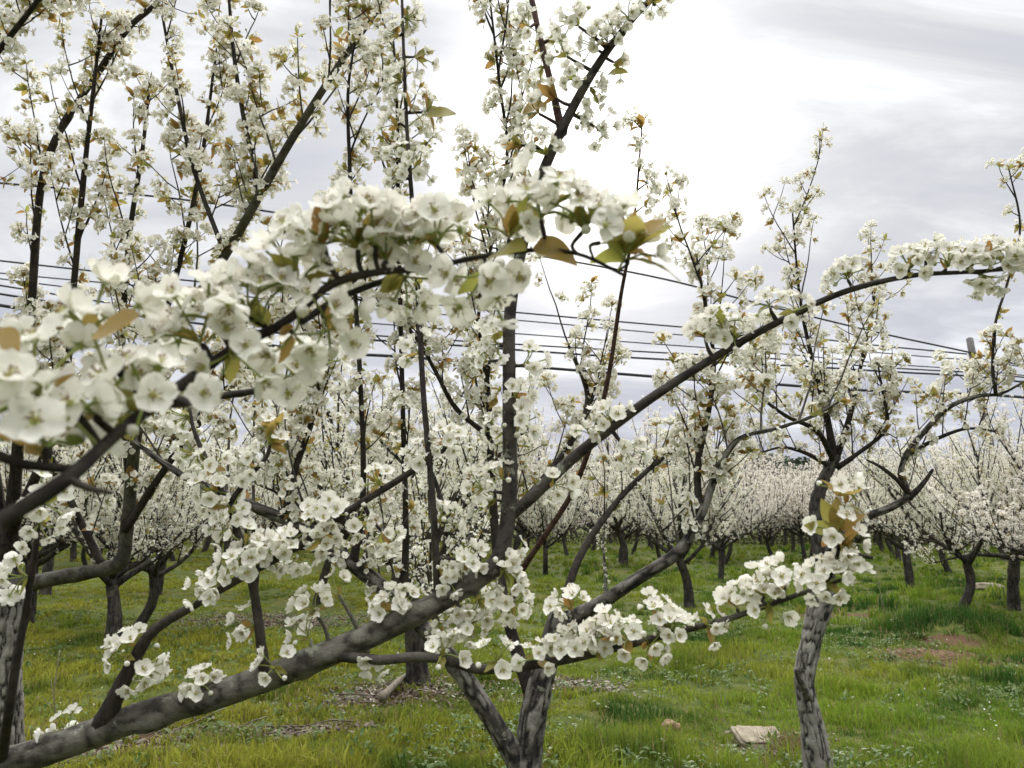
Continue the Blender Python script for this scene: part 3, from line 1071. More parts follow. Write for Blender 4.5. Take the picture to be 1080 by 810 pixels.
def build_litter():
    r = np.random.default_rng(8)
    mb = MB()
    for ci, (c, a, b) in enumerate(LITTER):
        n = int(1500 * a * b * 2.4) + 150
        x = c[0] + r.normal(0, 0.55, n) * a
        y = c[1] + r.normal(0, 0.55, n) * b
        z = ground_h(x, y) + r.uniform(0.004, 0.03, n)
        L = r.uniform(0.012, 0.03, n)
        T = (np.array([[-1, 0, 0], [0, -0.5, 0.1], [1, 0, 0.12], [0, 0.5, 0.05]], float), np.array([[0, 1, 2, 3]]), np.array([0]))
        d = unit(np.stack([r.normal(0, 0.4, n), r.normal(0, 0.4, n), np.ones(n)], -1))
        mb.inst(T, frames(d, r=r), np.stack([x, y, z], -1), L)
        for k in range(int(14 * a)):
            q = np.array([c[0] + r.normal(0, 0.5) * a, c[1] + r.normal(0, 0.5) * b, 0])
            q[2] = ground_h(q[0], q[1]) + 0.02
            d = np.array([r.normal(), r.normal(), r.uniform(-0.02, 0.12)])
            q2 = q + unit(d) * r.uniform(0.15, 0.5)
            q2[2] = max(q2[2], ground_h(q2[0], q2[1]) + 0.01)
            tube(mb, [q, (q + q2) / 2 + r.normal(0, 0.012, 3) + [0, 0, 0.015], q2], [0.006, 0.005, 0.003], 4, 0)
    tag(link('leaf_litter', mb.mesh('leaf_litter', ['litter'], False)), 'brown dead leaves and twigs on the ground under the trees', 'leaf litter', kind='stuff')
    # straw round the right trunk
    mb = MB()
    c = on_ground(830, 790)
    n = 700
    x = c[0] + r.normal(0, 0.10, n)
    y = c[1] + r.normal(0, 0.10, n)
    z = ground_h(x, y)
    for k in range(n):
        d = unit([r.normal(0, 0.7), r.normal(0, 0.7), r.uniform(0.1, 1.0)])
        L = r.uniform(0.05, 0.15)
        s = unit(np.cross(d, [0.2, 0.5, 0.7])) * 0.0016
        p0 = np.array([x[k], y[k], z[k]])
        p1 = p0 + d * L
        mb.add([p0 - s, p0 + s, p1 + s * 0.5, p1 - s * 0.5], [[0, 1, 2, 3]], 0)
    tag(link('dry_grass', mb.mesh('dry_grass', ['straw'], False)), 'brown dry grass tuft at the foot of the fissured right trunk', 'dry grass', kind='stuff')
    # loose clods on the bare soil
    mb = MB()
    n = 500
    x = SOIL[0] + r.normal(0, 0.33, n)
    y = SOIL[1] + r.normal(0, 0.24, n)
    z = ground_h(x, y) + 0.004
    T = (np.array([[1, 0, 0], [0, 1, 0], [-1, 0, 0], [0, -1, 0], [0.1, 0, 0.8]], float), np.array([[0, 1, 4, -1], [1, 2, 4, -1], [2, 3, 4, -1], [3, 0, 4, -1]]), np.zeros(4, int))
    mb.inst(T, frames(np.tile([[0, 0, 1.0]], (n, 1)) + r.normal(0, 0.2, (n, 3)), r=r), np.stack([x, y, z], -1), r.uniform(0.008, 0.035, n))
    tag(link('soil', mb.mesh('soil', [simple_mat('clods', (0.07, 0.04, 0.023), (0.14, 0.085, 0.05), 40)], False)), 'bare reddish brown earth dug up in the grass', 'soil', kind='stuff')


build_litter()


def fallen_petals():
    r = np.random.default_rng(19)
    n = 420
    y = r.uniform(3.0, 10, n)
    x = r.uniform(-1, 1, n) * 0.7 * y
    k = r.random(n) < np.clip(vnoise(x, y, 1.3, 21) * 2.2 - 0.7, 0.05, 1)
    x, y = x[k], y[k]
    V, Fc = petal(r, 4, 3, 0.016, 0.3)
    mb = MB()
    d = np.stack([r.normal(0, 0.4, len(x)), r.normal(0, 0.4, len(x)), np.ones(len(x))], -1)
    mb.inst((V, Fc, np.zeros(len(Fc), int)), frames(d, r=r), np.stack([x, y, ground_h(x, y) + r.uniform(0.02, 0.07, len(x))], -1), r.uniform(0.7, 1.1, len(x)))
    tag(link('fallen_petals', mb.mesh('fallen_petals', ['petal'])), 'white petals fallen on the turf', 'petals', kind='stuff')


fallen_petals()

M['weed'] = leafy('weed_leaf', vary((0.06, 0.12, 0.025), (0.12, 0.16, 0.04)), 0.35)


def build_weeds():
    """low broad-leaved plants in the turf, nearest ground"""
    r = np.random.default_rng(14)
    mb = MB()
    tp = [leaf_tpl(r, 'mid', 0.05, 0) for _ in range(5)]
    n = 3600
    y = r.uniform(3.2, 13, n)
    x = r.uniform(-1, 1, n) * (0.72 * y + 0.5)
    den = vnoise(x, y, 0.9, 12)
    k = r.random(n) < np.clip((den - 0.45) * 3, 0.04, 1)
    x, y = x[k], y[k]
    for a, b in zip(x, y):
        z = float(ground_h(a, b))
        hh = r.uniform(0.01, 0.09)
        m_ = int(r.integers(7, 16))
        pos = np.stack([a + r.normal(0, 0.035, m_), b + r.normal(0, 0.035, m_), z + r.uniform(0.01, 0.03 + hh, m_)], -1)
        az = r.uniform(0, 6.28, m_)
        Rm = np.stack([rotz(q) @ ry(-r.uniform(-0.1, 0.8)) for q in az])
        mb.inst(tp[int(r.integers(5))], Rm, pos, r.uniform(0.45, 1.25, m_))
    tag(link('weeds', mb.mesh('weeds', ['weed'])), 'small broad leaved weeds among the turf', 'weeds', kind='stuff')


build_weeds()

# ------------------------------------------------------------------ the hand-placed pear trees
def poly(pts):
    """rows (px, py, depth, width in px) -> points and radii"""
    A = np.array(pts, float)
    pos = np.array([P(a[0], a[1], a[2]) for a in A])
    rad = A[:, 3] * A[:, 2] / F / 2
    return pos, rad


def limb_arrays(pts, per=6, wf=1.0):
    pos, rad = poly(pts)
    rad = rad * wf
    q = catmull(np.column_stack([pos, rad]), per)
    return q[:, :3], np.maximum(q[:, 3], 0.0012)


class Tree:
    def __init__(s, name, base, label, group=None):
        s.root = tag(empty(name, base), label, 'tree', group)
        s.base = np.asarray(base, float)

    def part(s, name, mb, mats, parent=None, label=None):
        """world-space mesh builder to a child of the tree's root (or of a part)"""
        mb.v = [v - s.base for v in mb.v]
        o = link(name, mb.mesh(name, mats), parent or s.root)
        if label:
            o['label'] = label
        return o

    def blossom(s, spurs, lod, parent, leafy=0.12, r=rng, scale=1.0):
        sp = [(q[0] - s.base, q[1], q[2] if len(q) > 2 else 1.0) for q in spurs]
        return link('blossom', blossom_mesh(sp, lod, leafy, r, scale), parent)


# ---- foreground tree: its limb, leader, laterals, and the near bough
b0 = np.array([-1.62, 1.2, 0.0])
b0[2] = float(ground_h(b0[0], b0[1]))
T1 = Tree('pear_tree', b0, 'foreground pear tree whose smooth grey limb crosses the picture from lower left')
mb = MB()
tp = catmull([b0 + [0, 0, -0.1], b0 + [0, 0, 0.1], b0 + [0.03, 0, 0.5], b0 + [0.02, -0.02, 0.95], b0 + [-0.05, -0.05, 1.4]], 6)
tube(mb, tp, np.linspace(0.12, 0.075, len(tp)), 16, 0, 0.05, ridges=4)
T1.part('trunk', mb, ['bark_rough'])

T1B = {}


def t1_branch(key, name, pts, mat='bark_twig', sides=10, rough=0.03, lead=None, per=6, label=None):
    q, rad = limb_arrays(pts, per, {'limb': 0.63, 'e': 0.7, 'bough': 0.74, 'bough2': 0.74, 'bough4': 0.75, 'leader': 0.58, 'lateral': 0.66, 'c': 0.62, 'lower': 0.9, 'd': 0.8}.get(key, 0.92))
    if lead is not None:
        n0 = len(lead)
        L = np.column_stack([np.array([l[:3] for l in lead]), [l[3] for l in lead]])
        A = np.vstack([L, np.column_stack([q[::per], rad[::per]])])
        A = catmull(A, per)
        q, rad = A[:, :3], A[:, 3]
    mb = MB()
    if mat.startswith('plate'):
        bark_tube(mb, q, rad, np.random.default_rng(len(T1B)), 0.016, 0.03, 0.05, 0.006, 0.005, 0.12, 26)
    else:
        tube(mb, q, rad, sides, 0, rough)
    T1B[key] = [q, rad, mb, name, mat, label]


t1_branch('limb', 'limb', [(-40, 825, 1.28, 46), (60, 788, 1.28, 45), (150, 755, 1.28, 45), (250, 726, 1.29, 44), (350, 688, 1.30, 43), (430, 652, 1.31, 40), (490, 620, 1.32, 34), (522, 600, 1.33, 28)],
          'plate_smooth', 18, 0.018, lead=[(-1.60, 1.2, 0.80, 0.036), (-1.2, 1.24, 0.98, 0.029)], per=8)
t1_branch('leader', 'limb', [(500, 614, 1.32, 26), (528, 582, 1.33, 27), (537, 520, 1.34, 27), (537, 420, 1.36, 25), (538, 330, 1.37, 23), (550, 262, 1.38, 22), (566, 200, 1.38, 21), (590, 142, 1.37, 20), (622, 82, 1.36, 18), (655, 35, 1.35, 15), (700, -15, 1.35, 11), (760, -70, 1.35, 7)],
          'plate_twig', 12, 0.03, per=8)
t1_branch('lateral', 'branch', [(538, 545, 1.345, 18), (560, 525, 1.345, 21), (600, 487, 1.34, 19), (650, 447, 1.32, 17), (700, 411, 1.30, 15.5), (760, 373, 1.28, 13.5), (820, 340, 1.26, 12), (890, 308, 1.23, 10), (960, 291, 1.20, 8.5), (1020, 287, 1.17, 7), (1085, 283, 1.14, 6), (1160, 284, 1.10, 4)],
          'plate_twig', 12, 0.03, per=8)
t1_branch('lower', 'branch', [(345, 690, 1.295, 12), (376, 694, 1.28, 12), (405, 696, 1.265, 11), (440, 693, 1.26, 11), (475, 697, 1.255, 11), (505, 706, 1.25, 11), (545, 703, 1.24, 10.5), (590, 697, 1.23, 10), (640, 686, 1.21, 9), (720, 665, 1.18, 8), (770, 652, 1.16, 7), (830, 631, 1.13, 6), (890, 611, 1.11, 4)],
          'bark_smooth', 10, 0.04)
t1_branch('a', 'branch', [(100, 778, 1.28, 26), (112, 756, 1.27, 21), (128, 722, 1.26, 17), (148, 684, 1.26, 14), (165, 663, 1.26, 11), (210, 635, 1.27, 10), (260, 606, 1.28, 9.5), (320, 573, 1.30, 9), (345, 553, 1.31, 8.5), (390, 525, 1.33, 8), (435, 497, 1.35, 7), (475, 470, 1.36, 4)], 'bark_twig', 9, 0.05)
t1_branch('b', 'shoot', [(281, 718, 1.28, 17), (277, 690, 1.28, 12), (267, 620, 1.29, 10), (252, 565, 1.30, 9), (238, 527, 1.31, 8), (222, 495, 1.32, 7), (205, 455, 1.33, 5), (200, 430, 1.33, 3)], 'bark_twig', 8, 0.05)
t1_branch('b2', 'shoot', [(241, 532, 1.31, 7), (262, 504, 1.31, 6), (282, 480, 1.31, 5), (286, 455, 1.31, 3)], 'bark_twig', 7, 0.05)
t1_branch('c', 'shoot', [(463, 640, 1.31, 17), (461, 610, 1.31, 13.5), (459, 570, 1.31, 12.5), (455, 510, 1.32, 11), (447, 420, 1.34, 10), (442, 330, 1.36, 9.5), (436, 230, 1.39, 8.5), (430, 150, 1.42, 7.5), (426, 60, 1.46, 6), (424, 0, 1.5, 5), (421, -50, 1.52, 3)], 'bark_twig', 9, 0.04)
t1_branch('c2', 'shoot', [(459, 575, 1.31, 8), (468, 545, 1.33, 7), (460, 510, 1.35, 5), (452, 492, 1.36, 3)], 'bark_twig', 7, 0.05)
t1_branch('d', 'shoot', [(592, 138, 1.375, 13), (584, 100, 1.39, 10), (573, 55, 1.40, 9), (561, 0, 1.41, 8), (552, -50, 1.42, 5)], 'bark_red', 8, 0.04)
t1_branch('e', 'shoot', [(0, 812, 1.29, 17), (8, 760, 1.2, 13), (17, 700, 1.17, 11.5), (28, 640, 1.15, 10), (38, 575, 1.13, 8), (42, 530, 1.12, 4)], 'bark_twig', 8, 0.05)
t1_branch('f', 'shoot', [(16, 705, 1.17, 6), (24, 670, 1.16, 5), (33, 640, 1.15, 3)], 'bark_twig', 6, 0.05)
t1_branch('g', 'shoot', [(868, 619, 1.117, 6), (880, 595, 1.115, 6), (886, 560, 1.115, 5.5), (882, 525, 1.12, 4)], 'bark_twig', 7, 0.05)
t1_branch('bough', 'bough', [(-80, 592, 0.42, 27), (0, 550, 0.43, 25), (62, 511, 0.45, 23), (85, 493, 0.465, 21), (130, 452, 0.51, 18), (180, 415, 0.555, 17), (245, 368, 0.60, 15), (300, 340, 0.62, 14), (350, 300, 0.63, 13), (400, 287, 0.64, 11), (450, 283, 0.65, 9), (500, 272, 0.65, 8), (560, 264, 0.65, 7), (610, 268, 0.645, 6), (660, 291, 0.635, 5)],
          'bark_twig', 12, 0.05, lead=[(-1.65, 1.14, 1.30, 0.03), (-1.1, 0.78, 1.36, 0.016), (-0.62, 0.50, 1.43, 0.0095)])
t1_branch('bough2', 'branch', [(85, 495, 0.465, 13), (40, 492, 0.45, 14), (12, 486, 0.44, 15), (-25, 468, 0.43, 14), (-60, 440, 0.42, 8)], 'bark_twig', 9, 0.05)
t1_branch('bough3', 'branch', [(215, 420, 0.80, 7), (245, 416, 0.80, 9), (280, 411, 0.80, 8), (318, 404, 0.80, 5)], 'bark_twig', 8, 0.05, lead=None)
t1_branch('bough4', 'branch', [(318, 340, 0.62, 10), (345, 322, 0.64, 11), (375, 307, 0.66, 10), (425, 289, 0.68, 7)], 'bark_twig', 8, 0.05)
t1_branch('bough5', 'branch', [(70, 505, 0.455, 9), (95, 515, 0.44, 8), (118, 520, 0.43, 5)], 'bark_twig', 7, 0.05)
# bough3 grows off the bough behind its blossom
q, rad, mb3, *_ = T1B['bough3']
tube(mb3, np.array([P(170, 422, 0.55), P(195, 424, 0.68), P(216, 420, 0.80)]), [0.006, 0.005, 0.0045], 8, 0)

# where the corymbs sit: branch key, (px, py) of the dome, kind
T1C = {
    'limb': [(75, 772, 's'), (213, 722, 'n'), (298, 713, 's'), (395, 698, 's'), (327, 632, 'n'), (352, 618, 's'), (322, 664, 's'), (408, 632, 'n'), (428, 640, 's'), (484, 600, 'n'), (487, 648, 'n'), (512, 640, 'n'), (470, 668, 'n'), (500, 668, 'n'), (545, 645, 'n'), (538, 600, 'n')],
    'lower': [(567, 684, 'n'), (590, 672, 'n'), (600, 628, 'n'), (612, 676, 's'), (655, 666, 'n'), (628, 668, 'n'), (678, 672, 's'), (640, 660, 'n'), (690, 640, 's'), (706, 655, 'n'), (738, 655, 'n'), (772, 625, 'n'), (800, 612, 'n'), (815, 640, 's'), (825, 602, 'n'), (868, 612, 'n'), (885, 592, 'n'), (525, 690, 's'), (468, 685, 's')],
    'a': [(132, 690, 's'), (152, 704, 'n'), (140, 678, 's'), (232, 628, 's'), (258, 597, 'n'), (240, 612, 's'), (300, 575, 'n'), (318, 590, 's'), (352, 545, 'n'), (380, 560, 'n'), (410, 572, 'n'), (440, 478, 'n'), (475, 468, 'n'), (395, 505, 's'), (345, 575, 'n')],
    'b': [(262, 662, 's'), (262, 575, 'n'), (232, 560, 's'), (222, 520, 'n'), (248, 545, 'n'), (205, 480, 'n'), (195, 440, 'n'), (228, 490, 's'), (285, 580, 'n')],
    'b2': [(290, 470, 'l'), (286, 445, 'l'), (262, 490, 's')],
    'c': [(440, 300, 's'), (425, 165, 'n'), (420, 190, 's'), (445, 178, 's'), (412, 130, 's'), (440, 112, 'l'), (420, 85, 'n'), (445, 60, 'l'), (410, 40, 'n'), (432, 20, 'n'), (418, -10, 'n'), (458, 118, 'l'), (470, 548, 's'), (478, 610, 'n'), (495, 590, 's'), (440, 370, 's')],
    'c2': [(448, 488, 's')],
    'leader': [(520, 455, 's'), (555, 445, 's'), (510, 525, 'n'), (500, 515, 's'), (528, 505, 's'), (552, 420, 'n'), (515, 365, 'n'), (505, 380, 's'), (545, 590, 's'), (525, 350, 's'), (565, 385, 'n'), (548, 240, 'n'), (578, 100, 'l'), (560, 115, 's'), (610, 122, 's'), (632, 100, 'n'), (635, 138, 's'), (600, 80, 'n'), (618, 45, 'n'), (640, 30, 'n'), (590, 55, 's'), (655, 72, 'l'), (660, 15, 'n'), (690, 5, 'n'), (600, 20, 'n'), (540, 150, 'l'), (645, 55, 's'), (575, 170, 's')],
    'lateral': [(640, 440, 'n'), (622, 458, 's'), (665, 480, 'n'), (755, 335, 'n'), (738, 345, 'n'), (770, 350, 'n'), (806, 312, 'n'), (838, 328, 's'), (888, 282, 'n'), (955, 272, 'n'), (975, 262, 's'), (1000, 268, 'n'), (1020, 270, 'n'), (1040, 258, 'n'), (1062, 265, 'n'), (1040, 300, 'n'), (1075, 278, 'n'), (590, 515, 's'), (1100, 265, 'n')],
    'g': [(884, 512, 'l'), (898, 575, 'l'), (902, 532, 'l'), (880, 560, 'l')],
    'd': [(552, 30, 's'), (585, 40, 's'), (570, 70, 's')],
    'e': [(20, 610, 's'), (45, 555, 's'), (48, 530, 's')],
    'bough': [(24, 392, 'n'), (84, 412, 'n'), (138, 428, 's'), (88, 345, 's'), (160, 440, 's'), (210, 315, 'n'), (250, 308, 'n'), (248, 376, 's'), (330, 232, 'n'), (300, 285, 'n'), (405, 258, 's'), (432, 246, 's'), (275, 330, 's'), (200, 345, 's'), (372, 240, 'n'), (322, 368, 's'), (395, 228, 'n'), (455, 232, 'n'), (532, 232, 'l'), (515, 305, 's'), (572, 208, 'n'), (620, 220, 'n'), (640, 235, 's'), (664, 262, 'r'), ],
    'bough2': [(-5, 425, 's'), (48, 450, 's')],
    'bough3': [(320, 392, 's'), (300, 398, 's')],
    'bough4': [(430, 300, 's'), (350, 345, 's')],
}
rb = np.random.default_rng(77)
for key, (q, rad, mb, name, mat, label) in T1B.items():
    todo = []
    pxy = np.array([px_of(p_)[:2] for p_ in q])
    inside = q[:, 1] > 0.3
    for cx, cy, kind in T1C.get(key, []):
        dist = np.hypot(pxy[:, 0] - cx, pxy[:, 1] - cy) + (~inside) * 1e5
        i = int(np.argmin(dist))
        B = q[i]
        C = P(cx, cy, B[1] + rb.uniform(-0.022, 0.012))
        reach = {'n': 0.024, 's': 0.018, 'l': 0.018, 'r': 0.015}[kind]
        dvec = C - B
        L = np.linalg.norm(dvec)
        if L < 0.012:
            dvec = unit(np.array([rb.normal(0, 0.5), -1.0, rb.normal(0.4, 0.5)]))
            tip = B + dvec * (rad[i] + 0.004)
            ax = dvec
        else:
            ax = unit(dvec)
            tip = B + ax * max(rad[i] * 0.9, L - reach)
        ax = unit(ax + rb.normal(0, 0.16, 3) + np.array([0, -0.18, 0.1]))
        if np.linalg.norm(tip - B) > rad[i]:
            mid = (B + tip) / 2 + rb.normal(0, 0.004, 3)
            tube(mb, catmull([B, mid, tip], 3), np.linspace(min(rad[i] * 0.7, 0.0042), 0.0024, 7), 6, 0, 0.06)
        todo.append((tip, ax, kind))
    br = T1.part(name, mb, [mat])
    for tip, ax, kind in todo:
        lib = CM[{'n': 'hi', 's': 'hi_small', 'l': 'hi_leafy', 'r': 'hi_rosette'}[kind]]
        o = link('blossom_cluster', lib[int(rb.integers(len(lib)))], br, Vector(tip - T1.base))
        o.rotation_euler = __import__('mathutils').Matrix(frames(ax, r=rb)[0].tolist()).to_euler()
        s_ = rb.uniform(0.88, 1.1) * (1.0 if key.startswith('bough') else 0.9)
        o.scale = (s_, s_, s_)

# single leaves that stand out
def one_leaf(key, base_px, tip_px, d0, d1, mi, width=1.0, lab=None):
    a, b = P(*base_px, d0), P(*tip_px, d1)
    L = float(np.linalg.norm(b - a))
    r = np.random.default_rng(int(abs(base_px[0])))
    V, Fc, m_ = leaf_tpl(r, 'hi', L / 1.06, mi)
    x = unit(b - a)
    z = unit(np.cross(np.cross(x, [0, -0.8, 0.5]), x) * -1)
    z = unit(np.array([0, -0.8, 0.6]) - x * np.dot(x, [0, -0.8, 0.6]))
    y = np.cross(z, x)
    W = V * [1, width * 1.35, 1] @ np.stack([x, y, z], 0)
    m2 = MB()
    m2.add(W + a, Fc, m_)
    q = T1B[key][0]
    i = int(np.argmin(np.linalg.norm(q - a, axis=1)))
    tube(m2, [q[i], (q[i] + a) / 2 + [0, 0, 0.003], a], [0.0013, 0.001, 0.001], 5, 1, cap=False)
    o = T1.part('leaf', m2, BL, [c for c in T1.root.children if c.name.startswith(T1B[key][3]) and c.get('key') == key][0] if False else None)
    if lab:
        o['label'] = lab
    return o


one_leaf('bough', (98, 352), (156, 346), 0.47, 0.46, 5, 1.3, 'large orange bronze leaf')
one_leaf('bough', (-20, 352), (12, 372), 0.44, 0.43, 5, 1.4)
one_leaf('c', (447, 121), (481, 121), 1.41, 1.40, 4, 1.3, 'single olive leaf against the sky')
one_leaf('c', (436, 62), (456, 48), 1.44, 1.42, 4, 1.1)
one_leaf('bough', (672, 250), (703, 231), 0.62, 0.62, 5, 0.9)
one_leaf('bough', (560, 262), (606, 250), 0.65, 0.63, 5, 1.3)
one_leaf('bough', (520, 268), (548, 252), 0.65, 0.62, 4, 1.6)
one_leaf('leader', (578, 110), (553, 106), 1.36, 1.33, 5, 1.1)
one_leaf('leader', (640, 78), (662, 74), 1.35, 1.33, 4, 1.6)
one_leaf('bough', (345, 318), (374, 330), 0.62, 0.62, 4, 0.9)


# ---- the three middle-distance trees
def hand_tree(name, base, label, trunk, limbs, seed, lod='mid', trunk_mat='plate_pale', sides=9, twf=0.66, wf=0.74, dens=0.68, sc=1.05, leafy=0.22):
    r = np.random.default_rng(seed)
    t = Tree(name, base, label)
    mb = MB()
    q, rad = limb_arrays(trunk, 9, twf)
    bark_tube(mb, q, rad, r)
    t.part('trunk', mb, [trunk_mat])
    for L in limbs:
        pts, kw = L
        q, rad = limb_arrays(pts, 5, kw.get('wf', wf))
        mb, spurs = MB(), []
        if kw.get('mat', '').startswith('plate'):
            bark_tube(mb, q, rad, r, 0.018, 0.06, 0.14, knots=9)
        else:
            tube(mb, q, rad, kw.get('sides', sides), 0, 0.05, r)
        sp = kw.get('spur', 0.075) * 1.25
        if sp:
            spurs_along(q, r, sp, spurs, 0.4, kw.get('from', 0.15), mb=mb, sc=kw.get('sc', 1.0))
        sh = kw.get('shoot')
        if sh:
            add_shoots(mb, spurs, q, None, r, sh[0] * dens, (sh[1], sh[2]), kw.get('up', 0.9), kw.get('out', 0.5), 5, kw.get('step', 0.095), kw.get('from', 0.15), kw.get('lean'), kw.get('twig', 0.35))
        o = t.part(kw.get('name', 'limb'), mb, [kw.get('mat', 'bark_twig')])
        if spurs:
            t.blossom(spurs, lod, o, kw.get('leafy', leafy), r, sc)
    return t


# middle tree: cut stump head, long limb to the left, limb to the right
x, y = P(552, 900, 3.4)[:2]
base2 = np.array([x, y, float(ground_h(x, y))])
D = 3.4
hand_tree('pear_tree', base2, 'dark forked pear tree with a sawn off stump head in the middle',
          [(551, 935, D, 78), (551, 905, D, 64), (553, 860, D, 56), (557, 800, D, 52), (564, 745, D, 48), (577, 695, D, 44), (591, 650, D, 42), (594, 641, D, 40)],
          [
              ([(578, 685, D, 34), (600, 655, 3.37, 30), (632, 637, 3.34, 26), (668, 613, 3.3, 24), (715, 582, 3.26, 22), (738, 545, 3.25, 18), (755, 500, 3.24, 15), (768, 475, 3.23, 12), (784, 460, 3.2, 9), (818, 452, 3.17, 8), (855, 440, 3.15, 7), (885, 424, 3.1, 4)],
               dict(mat='plate_dark', wf=0.6, shoot=(0.17, 0.25, 0.65), spur=0.11, **{'from': 0.42}, sides=14, lean=np.array([-0.1, 0.2, 0]))),
              ([(738, 548, 3.25, 12), (736, 490, 3.28, 10), (748, 430, 3.3, 8), (753, 380, 3.3, 6), (745, 330, 3.3, 5), (735, 272, 3.3, 3)],
               dict(shoot=(0.14, 0.2, 0.5), spur=0.07)),
              ([(553, 815, D, 34), (515, 752, 3.36, 31), (480, 700, 3.3, 28), (440, 655, 3.25, 26), (400, 617, 3.2, 25), (350, 580, 3.15, 23), (300, 548, 3.1, 20), (250, 527, 3.05, 17), (190, 500, 3.0, 13), (140, 465, 2.95, 8)],
               dict(mat='plate_dark', wf=0.66, shoot=(0.15, 0.3, 1.0), spur=0.10, **{'from': 0.42}, sides=14, lean=np.array([0, 0.15, 0]))),
              ([(566, 745, 3.42, 26), (547, 692, 3.44, 18), (533, 640, 3.45, 15), (523, 570, 3.45, 13), (518, 500, 3.45, 11), (516, 430, 3.44, 9), (510, 375, 3.42, 7), (505, 330, 3.4, 5), (520, 250, 3.2, 5), (535, 165, 3.05, 5), (527, 90, 2.95, 4.5), (515, -15, 2.85, 3)],
               dict(shoot=(0.16, 0.25, 0.55), spur=0.06, **{'from': 0.28})),
              ([(536, 655, 3.45, 13), (544, 616, 3.38, 12), (557, 591, 3.28, 11), (576, 563, 3.2, 10.5), (607, 512, 3.08, 10), (637, 420, 2.9, 9), (655, 310, 2.75, 7), (668, 240, 2.65, 5), (677, 135, 2.55, 3)],
               dict(mat='bark_red', wf=0.58, spur=0.06, **{'from': 0.76}, leafy=0.3)),
              ([(372, 598, 3.17, 14), (383, 520, 3.1, 9), (380, 400, 3.0, 7), (373, 280, 2.95, 6.5), (369, 180, 2.85, 6), (367, 100, 2.8, 5), (374, 45, 2.7, 3)],
               dict(spur=0.055, **{'from': 0.2}, shoot=(0.3, 0.15, 0.4))),
              ([(425, 640, 3.22, 14), (428, 560, 3.2, 9), (424, 400, 3.1, 7), (420, 210, 2.95, 6), (419, 120, 2.85, 5), (414, 25, 2.75, 3)],
               dict(spur=0.06, **{'from': 0.25}, shoot=(0.3, 0.15, 0.35))),
              ([(516, 460, 3.45, 8), (482, 432, 3.3, 7), (460, 393, 3.25, 6), (440, 358, 3.2, 5.5), (410, 327, 3.15, 5), (368, 313, 3.1, 3)],
               dict(spur=0.06, shoot=(0.22, 0.15, 0.4))),
              ([(522, 565, 3.45, 12), (560, 520, 3.6, 10), (600, 470, 3.7, 9), (620, 420, 3.8, 8), (600, 365, 3.85, 5)],
               dict(spur=0.06, shoot=(0.14, 0.25, 0.6))),
              ([(586, 668, 3.4, 14), (610, 590, 3.6, 11), (650, 530, 3.8, 9), (690, 490, 3.9, 7), (720, 470, 4.0, 4)],
               dict(spur=0.07, shoot=(0.2, 0.15, 0.4), **{'from': 0.5})),
              ([(300, 550, 3.1, 13), (310, 500, 3.2, 10), (330, 440, 3.3, 8), (345, 380, 3.35, 6), (350, 330, 3.35, 4)],
               dict(spur=0.07, shoot=(0.15, 0.2, 0.55))),
          ], 31, trunk_mat='plate_dark', twf=0.58)

